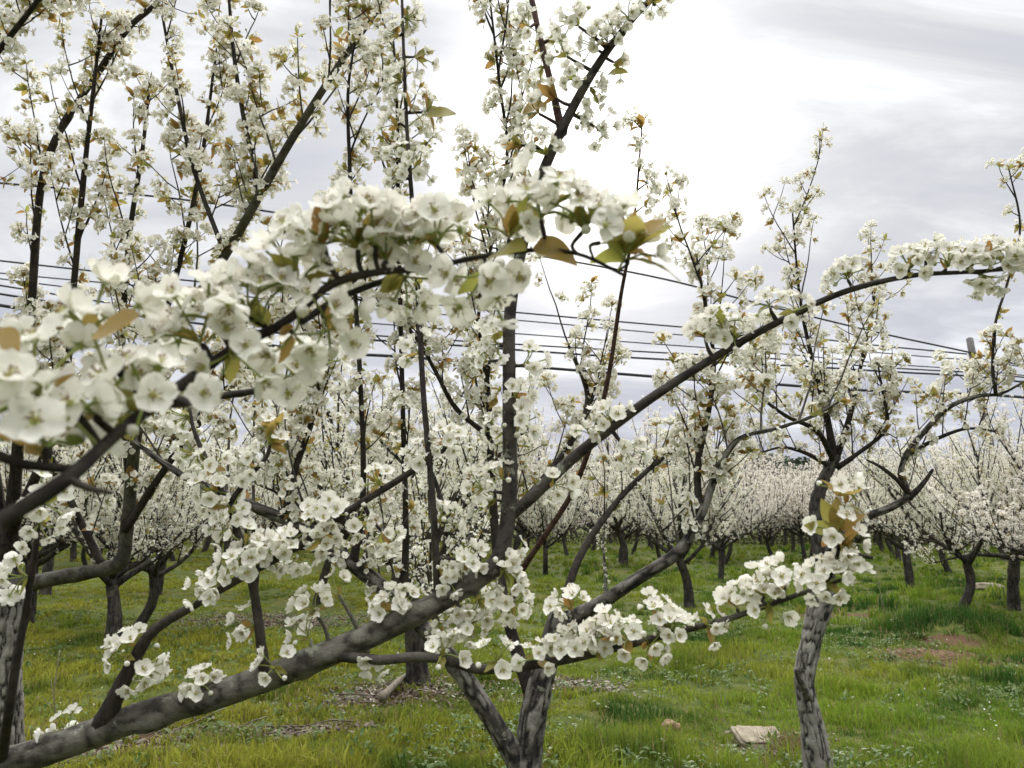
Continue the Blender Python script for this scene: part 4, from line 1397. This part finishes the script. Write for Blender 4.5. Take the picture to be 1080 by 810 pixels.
# right tree, pale fissured trunk
D = 4.75
x, y = P(862, 810, D)[:2]
base3 = np.array([x, y, float(ground_h(x, y))])
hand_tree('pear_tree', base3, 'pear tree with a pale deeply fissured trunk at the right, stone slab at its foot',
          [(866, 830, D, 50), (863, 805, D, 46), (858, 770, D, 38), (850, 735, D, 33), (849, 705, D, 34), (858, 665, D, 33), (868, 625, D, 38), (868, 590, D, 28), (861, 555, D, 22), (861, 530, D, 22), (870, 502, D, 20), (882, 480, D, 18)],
          [
              ([(858, 745, D, 14), (846, 722, D - 0.1, 13), (840, 706, D - 0.13, 11)], dict(name='stub', spur=0, mat='bark_rough')),
              ([(880, 486, D, 15), (872, 440, D, 12), (862, 400, 4.7, 9), (850, 350, 4.65, 7), (842, 300, 4.6, 5), (836, 225, 4.5, 3)],
               dict(shoot=(0.2, 0.2, 0.65), spur=0.07, **{'from': 0.12})),
              ([(882, 482, D, 14), (896, 440, 4.8, 10), (907, 390, 4.85, 7), (918, 340, 4.9, 5), (924, 300, 4.9, 3)],
               dict(shoot=(0.16, 0.2, 0.55), spur=0.07)),
              ([(876, 492, D, 10), (850, 478, 4.65, 7), (825, 472, 4.6, 5), (800, 478, 4.55, 3)], dict(shoot=(0.2, 0.15, 0.35), spur=0.08)),
              ([(880, 488, D, 11), (862, 455, 4.6, 9), (828, 438, 4.5, 7), (800, 415, 4.45, 5), (790, 390, 4.4, 3)], dict(shoot=(0.16, 0.2, 0.6), spur=0.07)),
              ([(882, 494, D, 11), (905, 478, 4.7, 8), (935, 452, 4.65, 6), (932, 420, 4.6, 5), (926, 385, 4.6, 3)], dict(shoot=(0.17, 0.2, 0.5), spur=0.075)),
              ([(866, 590, D, 20), (885, 563, 4.7, 18), (912, 546, 4.65, 16), (940, 535, 4.6, 14), (957, 522, 4.58, 13), (950, 500, 4.58, 11), (957, 478, 4.57, 11), (975, 455, 4.55, 10), (1000, 430, 4.5, 9), (1030, 418, 4.5, 8), (1056, 415, 4.45, 6), (1085, 400, 4.4, 4)],
               dict(mat='plate_dark', shoot=(0.2, 0.08, 0.26), spur=0.12, **{'from': 0.38}, sides=12)),
              ([(958, 526, 4.58, 12), (972, 512, 4.56, 9), (984, 495, 4.55, 5)], dict(name='stub', spur=0)),
              ([(962, 524, 4.58, 10), (945, 505, 4.53, 8), (928, 492, 4.5, 6), (914, 485, 4.48, 3)], dict(name='stub', spur=0)),
              ([(1050, 416, 4.45, 6), (1047, 385, 4.45, 5.5), (1050, 340, 4.43, 5), (1062, 300, 4.4, 4.5), (1076, 240, 4.35, 4), (1064, 178, 4.3, 2.5)],
               dict(spur=0.075, shoot=(0.6, 0.10, 0.25), leafy=0.4)),
              ([(960, 478, 4.57, 8), (990, 462, 4.6, 7), (1020, 452, 4.6, 5), (1050, 455, 4.6, 3)], dict(shoot=(0.16, 0.2, 0.45), spur=0.075)),
              ([(872, 588, 4.7, 13), (898, 585, 4.5, 10), (920, 588, 4.4, 6)], dict(spur=0, name='branch')),
          ], 41, wf=0.6)

# left tree, trunk at the picture's edge
D = 4.2
x, y = P(4, 845, D)[:2]
base7 = np.array([x, y, float(ground_h(x, y))])
hand_tree('pear_tree', base7, 'pear tree at the left edge sending a level grey limb inward below tall shoots',
          [(0, 870, D, 58), (2, 840, D, 46), (4, 780, D, 38), (6, 700, D, 36), (8, 640, D, 34), (8, 600, D, 30)],
          [
              ([(4, 622, D, 24), (30, 616, 4.15, 19), (62, 609, 4.1, 17), (110, 600, 4.0, 16), (129, 590, 3.95, 16), (135, 545, 3.9, 14), (146, 450, 3.75, 12), (175, 365, 3.55, 11), (190, 340, 3.5, 11), (240, 265, 3.35, 11), (300, 160, 3.15, 10), (350, 80, 3.0, 8.5), (405, 0, 2.9, 7), (450, -70, 2.8, 4)],
               dict(mat='bark_smooth', spur=0.085, **{'from': 0.24}, shoot=(0.16, 0.25, 0.85), lean=np.array([-0.15, 0.1, 0]), sides=12)),
              ([(8, 606, D, 22), (18, 480, 4.0, 13), (32, 340, 3.8, 10), (42, 205, 3.7, 9), (62, 140, 3.65, 9), (100, 82, 3.6, 8), (135, 30, 3.5, 7), (165, 3, 3.45, 6), (205, -50, 3.4, 3)],
               dict(spur=0.075, **{'from': 0.2}, shoot=(0.17, 0.2, 0.7), lean=np.array([0.15, 0, 0]))),
              ([(12, 560, 4.1, 12), (55, 460, 3.9, 9), (72, 380, 3.8, 8), (78, 300, 3.7, 7.5), (88, 190, 3.6, 6.5), (98, 100, 3.5, 5), (107, 20, 3.4, 3)],
               dict(spur=0.07, **{'from': 0.2}, shoot=(0.2, 0.2, 0.6))),
              ([(8, 602, D, 16), (-10, 480, 4.0, 13), (-40, 300, 3.5, 10), (-60, 130, 3.0, 8), (0, 52, 2.7, 7), (40, 0, 2.6, 6), (80, -60, 2.5, 4)],
               dict(spur=0.07, **{'from': 0.3}, shoot=(0.18, 0.2, 0.5))),
              ([(138, 520, 3.87, 10), (128, 400, 3.8, 8), (135, 262, 3.7, 6.5), (150, 160, 3.6, 5), (158, 85, 3.5, 3)], dict(spur=0.06, leafy=0.35, shoot=(0.22, 0.15, 0.5))),
              ([(150, 430, 3.7, 9), (175, 330, 3.65, 7), (196, 250, 3.6, 6), (214, 160, 3.5, 5), (226, 68, 3.4, 3)], dict(spur=0.06, shoot=(0.22, 0.15, 0.45))),
              ([(238, 270, 3.35, 6), (205, 180, 3.4, 5.5), (185, 90, 3.45, 4.5), (170, 10, 3.45, 3)], dict(spur=0.06, shoot=(0.3, 0.15, 0.35))),
              ([(255, 240, 3.3, 6), (270, 190, 3.3, 6), (258, 130, 3.3, 5.5), (247, 60, 3.3, 5), (240, -20, 3.25, 3)], dict(spur=0.06, shoot=(0.3, 0.15, 0.35))),
              ([(132, 560, 3.9, 10), (170, 500, 3.8, 8), (215, 440, 3.7, 7), (262, 390, 3.6, 6), (300, 330, 3.5, 4)], dict(spur=0.07, shoot=(0.13, 0.2, 0.65))),
              ([(110, 600, 4.0, 9), (80, 540, 4.0, 8), (50, 470, 4.0, 6), (35, 400, 4.0, 4)], dict(spur=0.08, shoot=(0.15, 0.2, 0.6))),
          ], 51, twf=0.9, wf=0.92, dens=1.15, sc=1.15, leafy=0.30)


# ------------------------------------------------------------------ orchard behind
def tree_copy(src, loc, rot, sc, label, group=None):
    """src: list of (name, mesh, mats, [(name, mesh)])"""
    t = tag(empty('pear_tree', loc), label, 'tree', group)
    t.rotation_euler = (0, 0, rot)
    t.scale = (sc, sc, sc * 1.0)
    for name, me, kids in src:
        o = link(name, me, t)
        for n2, m2 in kids:
            link(n2, m2, o)
    return t


def library(seeds, lod, limbs_as_parts, **kw):
    out = []
    for s in seeds:
        mbT, parts, r = generic_tree(s, lod, **kw)
        if limbs_as_parts:
            src = [('trunk', mbT.mesh('trunk', ['bark_far']), [])]
            for mb, sp in parts:
                src.append(('limb', mb.mesh('limb', ['bark_far']), [('blossom', blossom_mesh(sp, lod, 0.17, r))]))
        else:
            spurs = []
            for mb, sp in parts:
                V, Fc, mi = mb.arrays()
                mbT.add(V, Fc, 0)
                spurs += sp
            src = [('trunk', mbT.mesh('trunk', ['bark_far']), []), ('crown', blossom_mesh(spurs, lod, 0.16, r), [])]
        out.append(src)
    return out


mids = library([101, 102, 103, 104, 105], 'low', True, height=1.25, nlimb=6, dens=1.3)
PLACES = [  # px of the trunk's foot, variant, turn, scale, label
    (440, 726, 0, 0.4, 1.0, 'broad pear tree behind the middle trunk, leaf litter round its foot'),
    (118, 683, 1, 2.0, 0.95, 'dark leaning pear trunk seen below the level limb at the left'),
    (144, 667, 2, 4.1, 0.95, 'straight dark pear trunk just right of the leaning one at left'),
    (166, 628, 3, 1.0, 0.9, 'pear tree with a short thick trunk beyond the two left trunks'),
    (335, 640, 4, 5.2, 1.0, 'pear tree behind the long left limb of the middle tree'),
    (727, 640, 1, 3.3, 1.0, 'pear tree with a grey trunk right of the middle tree'),
    (1016, 646, 2, 3.84, 0.95, 'pear tree with a bent dark trunk at the right, left of the whitish stone'),
    (1070, 641, 0, 3.8, 0.92, 'pear tree with a stout trunk at the right edge'),
    (960, 618, 3, 2.6, 0.9, 'slim pear tree behind and left of the bent trunk'),
    (230, 606, 4, 1.4, 1.0, 'pear tree on open turf behind the left shoots'),
    (48, 628, 0, 5.5, 1.0, 'pear tree at far left behind the level limb'),
    (575, 606, 2, 2.2, 0.95, 'pear tree between the middle trunk and the reddish shoot'),
    (28, 658, 3, 3.0, 0.95, 'dark pear trunk at the left just above the end of the level limb'),
    (268, 628, 1, 4.4, 1.0, 'pear tree right of the open turf strip at left'),
    (405, 640, 2, 3.6, 1.0, 'pear tree just left of the broad tree behind the middle trunk'),
    (500, 632, 3, 0.5, 1.0, 'pear tree hidden behind the thick limb and leader of the near tree'),
    (655, 592, 1, 0.2, 0.95, 'distant pear tree in the gap between the middle tree and the thin young one'),
]
taken = [base2[:2], base3[:2], base7[:2]]
for px, py, v, rot, sc, lab in PLACES:
    g = on_ground(px, py)
    taken.append(g[:2])
    tree_copy(mids[v], g, rot, sc, lab)

# thin young tree with blossom up its stem
r = np.random.default_rng(9)
g = on_ground(638, 640)
t = Tree('young_pear_tree', g, 'thin young pear tree with blossom along its bare stem')
mb, spurs = MB(), []
q = catmull([g + [0, 0, -0.05], g + [0.02, 0, 0.5], g + [0.0, 0.05, 1.1], g + [0.06, 0, 1.7], g + [0.1, 0, 2.3]], 5)
tube(mb, q, np.linspace(0.035, 0.008, len(q)), 9, 0, 0.05, r)
spurs_along(q, r, 0.09, spurs, 0.2, 0.15)
tr = t.part('trunk', mb, ['bark_rough'])
mb = MB()
add_shoots(mb, spurs, q, None, r, 0.2, (0.2, 0.8), 0.5, 0.8, 5, 0.085, 0.4)
lb = t.part('limb', mb, ['bark_twig'])
t.blossom(spurs, 'low', lb)
taken.append(g[:2])

fars = library([201, 202, 203, 204, 205, 206], 'far', False, height=1.35, nlimb=6, dens=1.15)
r = np.random.default_rng(61)
cnt = 0
FARLAB = 'white flowering pear tree in the far orchard rows beyond the turf'
for j in range(0, 16):
    for i in range(-26, 27):
        a = R(14)
        gx, gy = i * 3.6 + (j % 2) * 1.8, 25 + j * 3.4
        x, y = gx * math.cos(a) - (gy - 40) * math.sin(a), 40 + gx * math.sin(a) + (gy - 40) * math.cos(a)
        x += r.normal(0, 0.4)
        y += r.normal(0, 0.4)
        if y < 23 or y > 72 or abs(x) > 0.70 * y + 2.5:
            continue
        if min(np.hypot(x - q_[0], y - q_[1]) for q_ in taken) < 2.6:
            continue
        tree_copy(fars[int(r.integers(6))], (x, y, float(ground_h(x, y))), r.uniform(0, 6.28), r.uniform(0.92, 1.3), FARLAB, 'pear trees in the far rows')
        cnt += 1
# nearer rows out to the left
for (px, py) in [(-60, 660), (20, 600), (90, 596), (290, 600), (385, 612), (500, 603), (700, 600), (765, 594), (815, 590), (880, 592), (905, 600), (1000, 604), (1110, 620), (760, 612), (1120, 660), (450, 592), (170, 590)]:
    g = on_ground(px, py)
    tree_copy(fars[int(r.integers(6))], g, r.uniform(0, 6.28), r.uniform(0.88, 1.0), 'white flowering pear tree standing in the rows just beyond the open turf', 'pear trees at the edge of the turf')
print('far trees', cnt)


# ------------------------------------------------------------------ background: hill, evergreens, bare trees
def hill():
    mb = MB()
    xs = np.linspace(-420, 420, 90)
    ys = np.linspace(230, 420, 24)
    X, Y = np.meshgrid(xs, ys, indexing='ij')
    ridge = 8 + 9 * np.exp(-((X - 92) / 42) ** 2) + 7 * np.exp(-((X - 30) / 60) ** 2) + 6 * vnoise(X, Y * 0, 60, 4)
    Z = ridge * np.sin(np.clip((Y - 230) / 190, 0, 1) * np.pi) ** 0.8 + 2.0 * vnoise(X, Y, 9, 7) - 2.2
    mb.add(np.stack([X, Y, Z], -1).reshape(-1, 3), grid_faces(len(xs), len(ys)), 0)
    m = simple_mat('wooded_slope', (0.02, 0.035, 0.015), (0.05, 0.075, 0.03), 0.4)
    tag(link('hill', mb.mesh('hill', [m])), kind='structure')
    # woods on it
    r = np.random.default_rng(2)
    n = 5200
    x, y = r.uniform(-400, 400, n), r.uniform(236, 330, n)
    ridge = 8 + 9 * np.exp(-((x - 92) / 42) ** 2) + 7 * np.exp(-((x - 30) / 60) ** 2) + 6 * vnoise(x, y * 0, 60, 4)
    z = ridge * np.sin(np.clip((y - 230) / 190, 0, 1) * np.pi) ** 0.8 + 2.0 * vnoise(x, y, 9, 7) - 2.2
    m2 = MB()
    tpl = []
    for k in range(4):
        q = MB()
        for c in range(60):
            d = unit(r.normal(0, 1, 3)) * r.uniform(0.5, 1.0) * [1.6, 1.6, 2.0]
            Rm = frames(d + r.normal(0, 0.5, 3), r=r)[0]
            s = r.uniform(0.35, 0.7)
            q.add((np.array([[-1, -0.6, 0], [1, -0.7, 0.1], [0.8, 0.7, 0], [-0.7, 0.8, 0.1]]) * s) @ Rm.T + d + [0, 0, 2], [[0, 1, 2, 3]], 0)
        tpl.append(q.arrays())
    for k in range(4):
        mk = np.arange(n) % 4 == k
        Rz = np.stack([rotz(a) for a in r.uniform(0, 6.28, mk.sum())])
        m2.inst(tpl[k], Rz, np.stack([x, y, z], -1)[mk], r.uniform(0.8, 1.5, mk.sum()))
    tag(link('forest', m2.mesh('forest', [leafy('forest_leaf', vary((0.022, 0.04, 0.02), (0.05, 0.075, 0.035), 0.2), 0.25)], False)),
        'dark green wood covering the low hill on the horizon', 'forest', kind='stuff')


hill()

M['evergreen'] = leafy('evergreen_leaf', vary((0.025, 0.045, 0.035), (0.05, 0.08, 0.055), 1.0), 0.25)
M['russet'] = leafy('russet_leaf', vary((0.05, 0.03, 0.02), (0.10, 0.055, 0.035), 1.0), 0.25)


def leaf_tree(px, d, top_py, width, mat, seed, label, name='evergreen_tree', lean=1.0):
    r = np.random.default_rng(seed)
    c = P(px, 545, d)
    base = np.array([c[0], d, float(ground_h(c[0], d))])
    H = P(px, top_py, d)[2] - base[2]
    t = Tree(name, base, label)
    mb = MB()
    q = catmull([base + [0, 0, -0.2], base + [0.1, 0, H * 0.4], base + [0, 0.1, H * 0.92]], 5)
    tube(mb, q, np.linspace(0.22, 0.04, len(q)), 8, 0, 0.05, r)
    cr = MB()
    T = (np.array([[-1, 0, 0], [0, -0.45, 0.08], [1, 0, 0], [0, 0.45, 0.08]], float), np.array([[0, 1, 2, 3]]), np.array([0]))
    for k in range(70):
        f = r.uniform(0.18, 1.0)
        az = r.uniform(0, 6.28)
        w = width * (1.05 - f) ** 0.7 * r.uniform(0.3, 1.0)
        e = base + np.array([math.cos(az) * w, math.sin(az) * w, H * f])
        s = base + np.array([0, 0, H * (f * 0.85)])
        tube(mb, [s, (s + e) / 2 + [0, 0, 0.1], e], [0.04, 0.025, 0.01], 4, 0, cap=False)
        n = 90
        pos = e + r.normal(0, 1, (n, 3)) * [0.45, 0.45, 0.35] * (0.5 + 0.5 * w / width)
        cr.inst(T, frames(r.normal(0, 1, (n, 3)) + [0, 0, 0.6], r=r), pos, r.uniform(0.06, 0.15, n))
    t.part('trunk', mb, ['bark_far'])
    t.part('crown', cr, [mat])


leaf_tree(403, 48, 432, 2.2, 'evergreen', 1, 'dark bluish evergreen tree rising behind the blossom left of the middle')
leaf_tree(300, 44, 405, 1.7, 'russet', 2, 'dark russet tree showing through blossom at left', 'leafy_tree')
leaf_tree(60, 55, 430, 2.4, 'evergreen', 3, 'dark evergreen tree hidden behind the left shoots')
leaf_tree(700, 75, 478, 2.6, 'evergreen', 4, 'low dark evergreen tree behind the far rows left of the hill')


def hedge():
    r = np.random.default_rng(44)
    a, b = np.array([-34.0, 50.0]), np.array([36.0, 42.0])
    t = Tree('hedge', (0, 46, float(ground_h(0, 46))), 'low dark brown hedge running behind the orchard rows')
    t.root['category'] = 'hedge'
    st, fo = MB(), MB()
    T = (np.array([[-1, 0, 0], [0, -0.5, 0.1], [1, 0, 0], [0, 0.5, 0.1]], float), np.array([[0, 1, 2, 3]]), np.array([0]))
    n = 26000
    f = r.random(n)
    top = 0.75 + 0.45 * vnoise(f * 70, f * 0, 2.2, 3)
    pos = np.stack([a[0] + (b[0] - a[0]) * f, a[1] + (b[1] - a[1]) * f + r.normal(0, 0.32, n), r.random(n) ** 0.8 * top], -1)
    fo.inst(T, frames(r.normal(0, 1, (n, 3)), r=r), pos, r.uniform(0.04, 0.10, n))
    for k in range(420):
        q = a + (b - a) * r.random()
        p0 = np.array([q[0], q[1] + r.normal(0, 0.2), -0.05])
        tube(st, shoot_path(r, p0, unit([r.normal(0, 0.3), r.normal(0, 0.3), 1.0]), r.uniform(0.6, 1.1), 0.3, 0.1, 4), np.linspace(0.018, 0.006, 5), 4, 0, cap=False)
    t.part('stems', st, ['bark_far'])['kind'] = 'stuff'
    t.part('foliage', fo, [leafy('hedge_leaf', vary((0.03, 0.028, 0.016), (0.075, 0.06, 0.035), 2.0), 0.2)])


hedge()


def bare_tree(px, d, top_py, seed, label):
    r = np.random.default_rng(seed)
    c = P(px, 545, d)
    base = np.array([c[0], d, float(ground_h(c[0], d))])
    H = P(px, top_py, d)[2] - base[2]
    t = Tree('bare_tree', base, label)
    mb = MB()
    q = shoot_path(r, base + [0, 0, -0.1], np.array([0, 0, 1.0]), H * 0.55, 0.3, 0.06, 6)
    tube(mb, q, np.linspace(0.11, 0.05, len(q)), 8, 0, 0.03, r)
    t.part('trunk', mb, ['bark_pale'])
    cr = MB()

    def rec(p, dr, L, rad, lv):
        q = shoot_path(r, p, dr, L, 0.45, 0.09, 5)
        tube(cr, q, np.linspace(rad, rad * 0.45, 6), 4 if lv else 5, 0, cap=False)
        if lv < 3:
            for k in range(5 if lv < 2 else 4):
                j = int(r.integers(1, 5))
                rec(q[j], unit(q[j + 1] - q[j]) + perp(unit(q[j + 1] - q[j]), r) * r.uniform(0.4, 0.8), L * r.uniform(0.4, 0.65), rad * 0.5, lv + 1)
    for k in range(7):
        az = r.uniform(0, 6.28)
        rec(q[int(r.integers(2, 7))], np.array([math.cos(az) * 0.6, math.sin(az) * 0.6, 1.0]), H * r.uniform(0.3, 0.45), 0.035, 0)
    t.part('crown', cr, ['bark_pale'])


M['bark_pale'] = bark('bark_pale', (0.10, 0.09, 0.085), (0.18, 0.165, 0.155), (0.26, 0.25, 0.23), 0.3, 20, 0.4, 0.3)
bare_tree(905, 46, 405, 3, 'leafless tree of fine grey twigs behind the fork of the right tree')
bare_tree(800, 50, 440, 5, 'leafless grey tree left of the right tree above the hill')

# ------------------------------------------------------------------ poles and wires
M['concrete'] = simple_mat('weathered_pole', (0.10, 0.095, 0.09), (0.19, 0.18, 0.17), 6)
M['cable'] = simple_mat('black_cable', (0.02, 0.02, 0.022), (0.035, 0.035, 0.038), 5, 0.6, 0.0)
M['ceramic'] = simple_mat('insulator', (0.10, 0.07, 0.05), (0.2, 0.16, 0.12), 20, 0.4, 0.0)
POLE_D = 38.0
pa, pb = P(1022.5, 357, POLE_D), P(1033, 412, POLE_D)
dirp = unit(pa - pb)
foot = pb - dirp * (pb[2] + 0.0) / dirp[2]
LEFT = np.array([-40.0, 27.0, 0.0])
RIGHT = foot + (foot - LEFT) * 0.55
RIGHT[1] = foot[1] + 3.0


def pole(name, foot, top, label, hs):
    t = Tree(name, foot, label)
    t.root['category'] = 'utility pole'
    mb = MB()
    n = 10
    q = foot + (top - foot)[None] * np.linspace(-0.02, 1, n)[:, None]
    tube(mb, q, np.linspace(0.23, 0.165, n), 14, 0)
    t.part('shaft', mb, ['concrete'])
    for h in hs:
        p0 = foot + (top - foot) * h
        ar = MB()
        e = p0 + np.array([0.0, -0.33, 0.0])
        tube(ar, [p0, e], [0.035, 0.03], 6, 0)
        a = t.part('bracket', ar, ['concrete'])
        ins = MB()
        z = np.array([0, 0, 1.0])
        tube(ins, [e, e + z * 0.05, e + z * 0.09, e + z * 0.13, e + z * 0.17], [0.03, 0.06, 0.035, 0.06, 0.03], 10, 0)
        t.part('insulator', ins, ['ceramic'], a)
    return t


PH = (pa[2]) / 1.0
# wires as seen between the left edge and the pole, set out in the upright plane of the pole line
LINES = [
    ('upper thin cable rising highest towards the left', 0.020, [(0, 193), (100, 201), (205, 212), (315, 228), (500, 258), (685, 291), (800, 320), (927, 351), (1024, 372)], [(1080, 386), (1150, 400)]),
    ('thin cable crossing behind the middle blossom, second from the top', 0.017, [(0, 275), (200, 296), (447, 320), (550, 330), (720, 345), (815, 352), (922, 364), (1025, 374)], [(1080, 381), (1150, 390)]),
    ('faint cable third from the top', 0.013, [(0, 288), (200, 306), (345, 322), (560, 339), (680, 350), (797, 360), (950, 374), (1026, 380)], [(1080, 387), (1150, 396)]),
    ('faint cable fourth from the top', 0.013, [(0, 294), (200, 318), (345, 337), (560, 353), (680, 362), (800, 371), (940, 384), (1026, 390)], [(1080, 396), (1150, 403)]),
    ('cable fifth from the top, close above the paired one', 0.017, [(0, 301), (200, 332), (345, 350), (560, 364), (680, 371), (810, 378), (940, 388), (1027, 393)], [(1080, 398), (1150, 405)]),
    ('cable running second from the bottom', 0.022, [(0, 310), (200, 340), (345, 356), (435, 361), (600, 373), (680, 378), (840, 386), (937, 392), (1028, 397)], [(1080, 403), (1150, 410)]),
    ('thick lowest black cable', 0.032, [(0, 322), (195, 352), (342, 371), (435, 377), (600, 390), (727, 400), (813, 405), (897, 411), (1030, 416)], [(1080, 419), (1150, 424)]),
]


def on_plane(px, py, A, B):
    """where the pixel's ray meets the upright plane through A and B"""
    n = np.array([-(B[1] - A[1]), B[0] - A[0], 0.0])
    d = P(px, py, 1.0) - np.array([0, 0, CAM_H])
    k = np.dot(n, A - np.array([0, 0, CAM_H])) / np.dot(n, d)
    return np.array([0, 0, CAM_H]) + d * k


hsM, hsL, hsR = [], [], []
off = np.array([0, -0.33, 0])
for lab, rad, left, right in LINES:
    pts = [on_plane(a, b, LEFT + off, foot + off) for a, b in left]
    # carry the line on to the pole beyond the left edge
    s = (pts[0] - pts[1])
    k = (LEFT[0] - pts[0][0]) / s[0]
    pl = pts[0] + s * k + np.array([0, 0, 0.25])
    q2 = [on_plane(a, b, foot + off, RIGHT + off) for a, b in right]
    s2 = q2[-1] - q2[-2]
    pr = q2[-1] + s2 * ((RIGHT[0] - q2[-1][0]) / s2[0])
    hsM.append((pts[-1][2] - 0.13) / pa[2])
    hsL.append(pl[2])
    hsR.append(pr[2])
    mb = MB()
    pts = np.array([pl] + pts + q2 + [pr])
    q = catmull(pts, 8)
    tube(mb, q, np.full(len(q), rad * 2.2), 6, 0)
    tag(link('power_cable', mb.mesh('power_cable', ['cable'])), lab[0].upper() * 0 + 'black ' * (not 'black' in lab) + lab + ' of the power lines', 'power cable', 'power cables across the sky')

top = foot + (pa - foot)
pole('utility_pole', foot, pa, 'grey leaning utility pole carrying the cables at the right', hsM)
hl = max(hsL) + 0.4
pole('utility_pole', LEFT, LEFT + np.array([0, 0, hl]), 'upright grey utility pole at the far left end of the cables', [(h - 0.13) / hl for h in hsL])
hr = max(hsR) + 0.4
pole('utility_pole', RIGHT, RIGHT + np.array([0, 0, hr]), 'upright grey utility pole at the far right end of the cables', [(h - 0.13) / hr for h in hsR])

# dry stalks standing in the turf
for (px, py, tx, ty, lab) in [(62, 760, 63, 685, 'thin dead stalk standing in the turf at lower left'), (935, 660, 922, 595, 'thin dry twig hanging down to the grass right of the fissured trunk')]:
    g = on_ground(px, py)
    e = P(tx, ty, g[1])
    rr = np.random.default_rng(px)
    mb = MB()
    q = catmull([g - [0, 0, 0.02], g * 0.6 + e * 0.4 + rr.normal(0, 0.02, 3), e], 5)
    tube(mb, q, np.linspace(0.006, 0.003, len(q)), 5, 0)
    for k in range(5):
        j = int(rr.integers(2, len(q) - 1))
        q2 = shoot_path(rr, q[j], unit([rr.normal(), rr.normal() * 0.4, 0.9]), rr.uniform(0.06, 0.2), 0.3, 0.1, 3)
        tube(mb, q2, np.linspace(0.003, 0.0015, 4), 4, 0)
    tag(link('dry_stalk', mb.mesh('dry_stalk', ['dead_wood'])), lab, 'stalk')
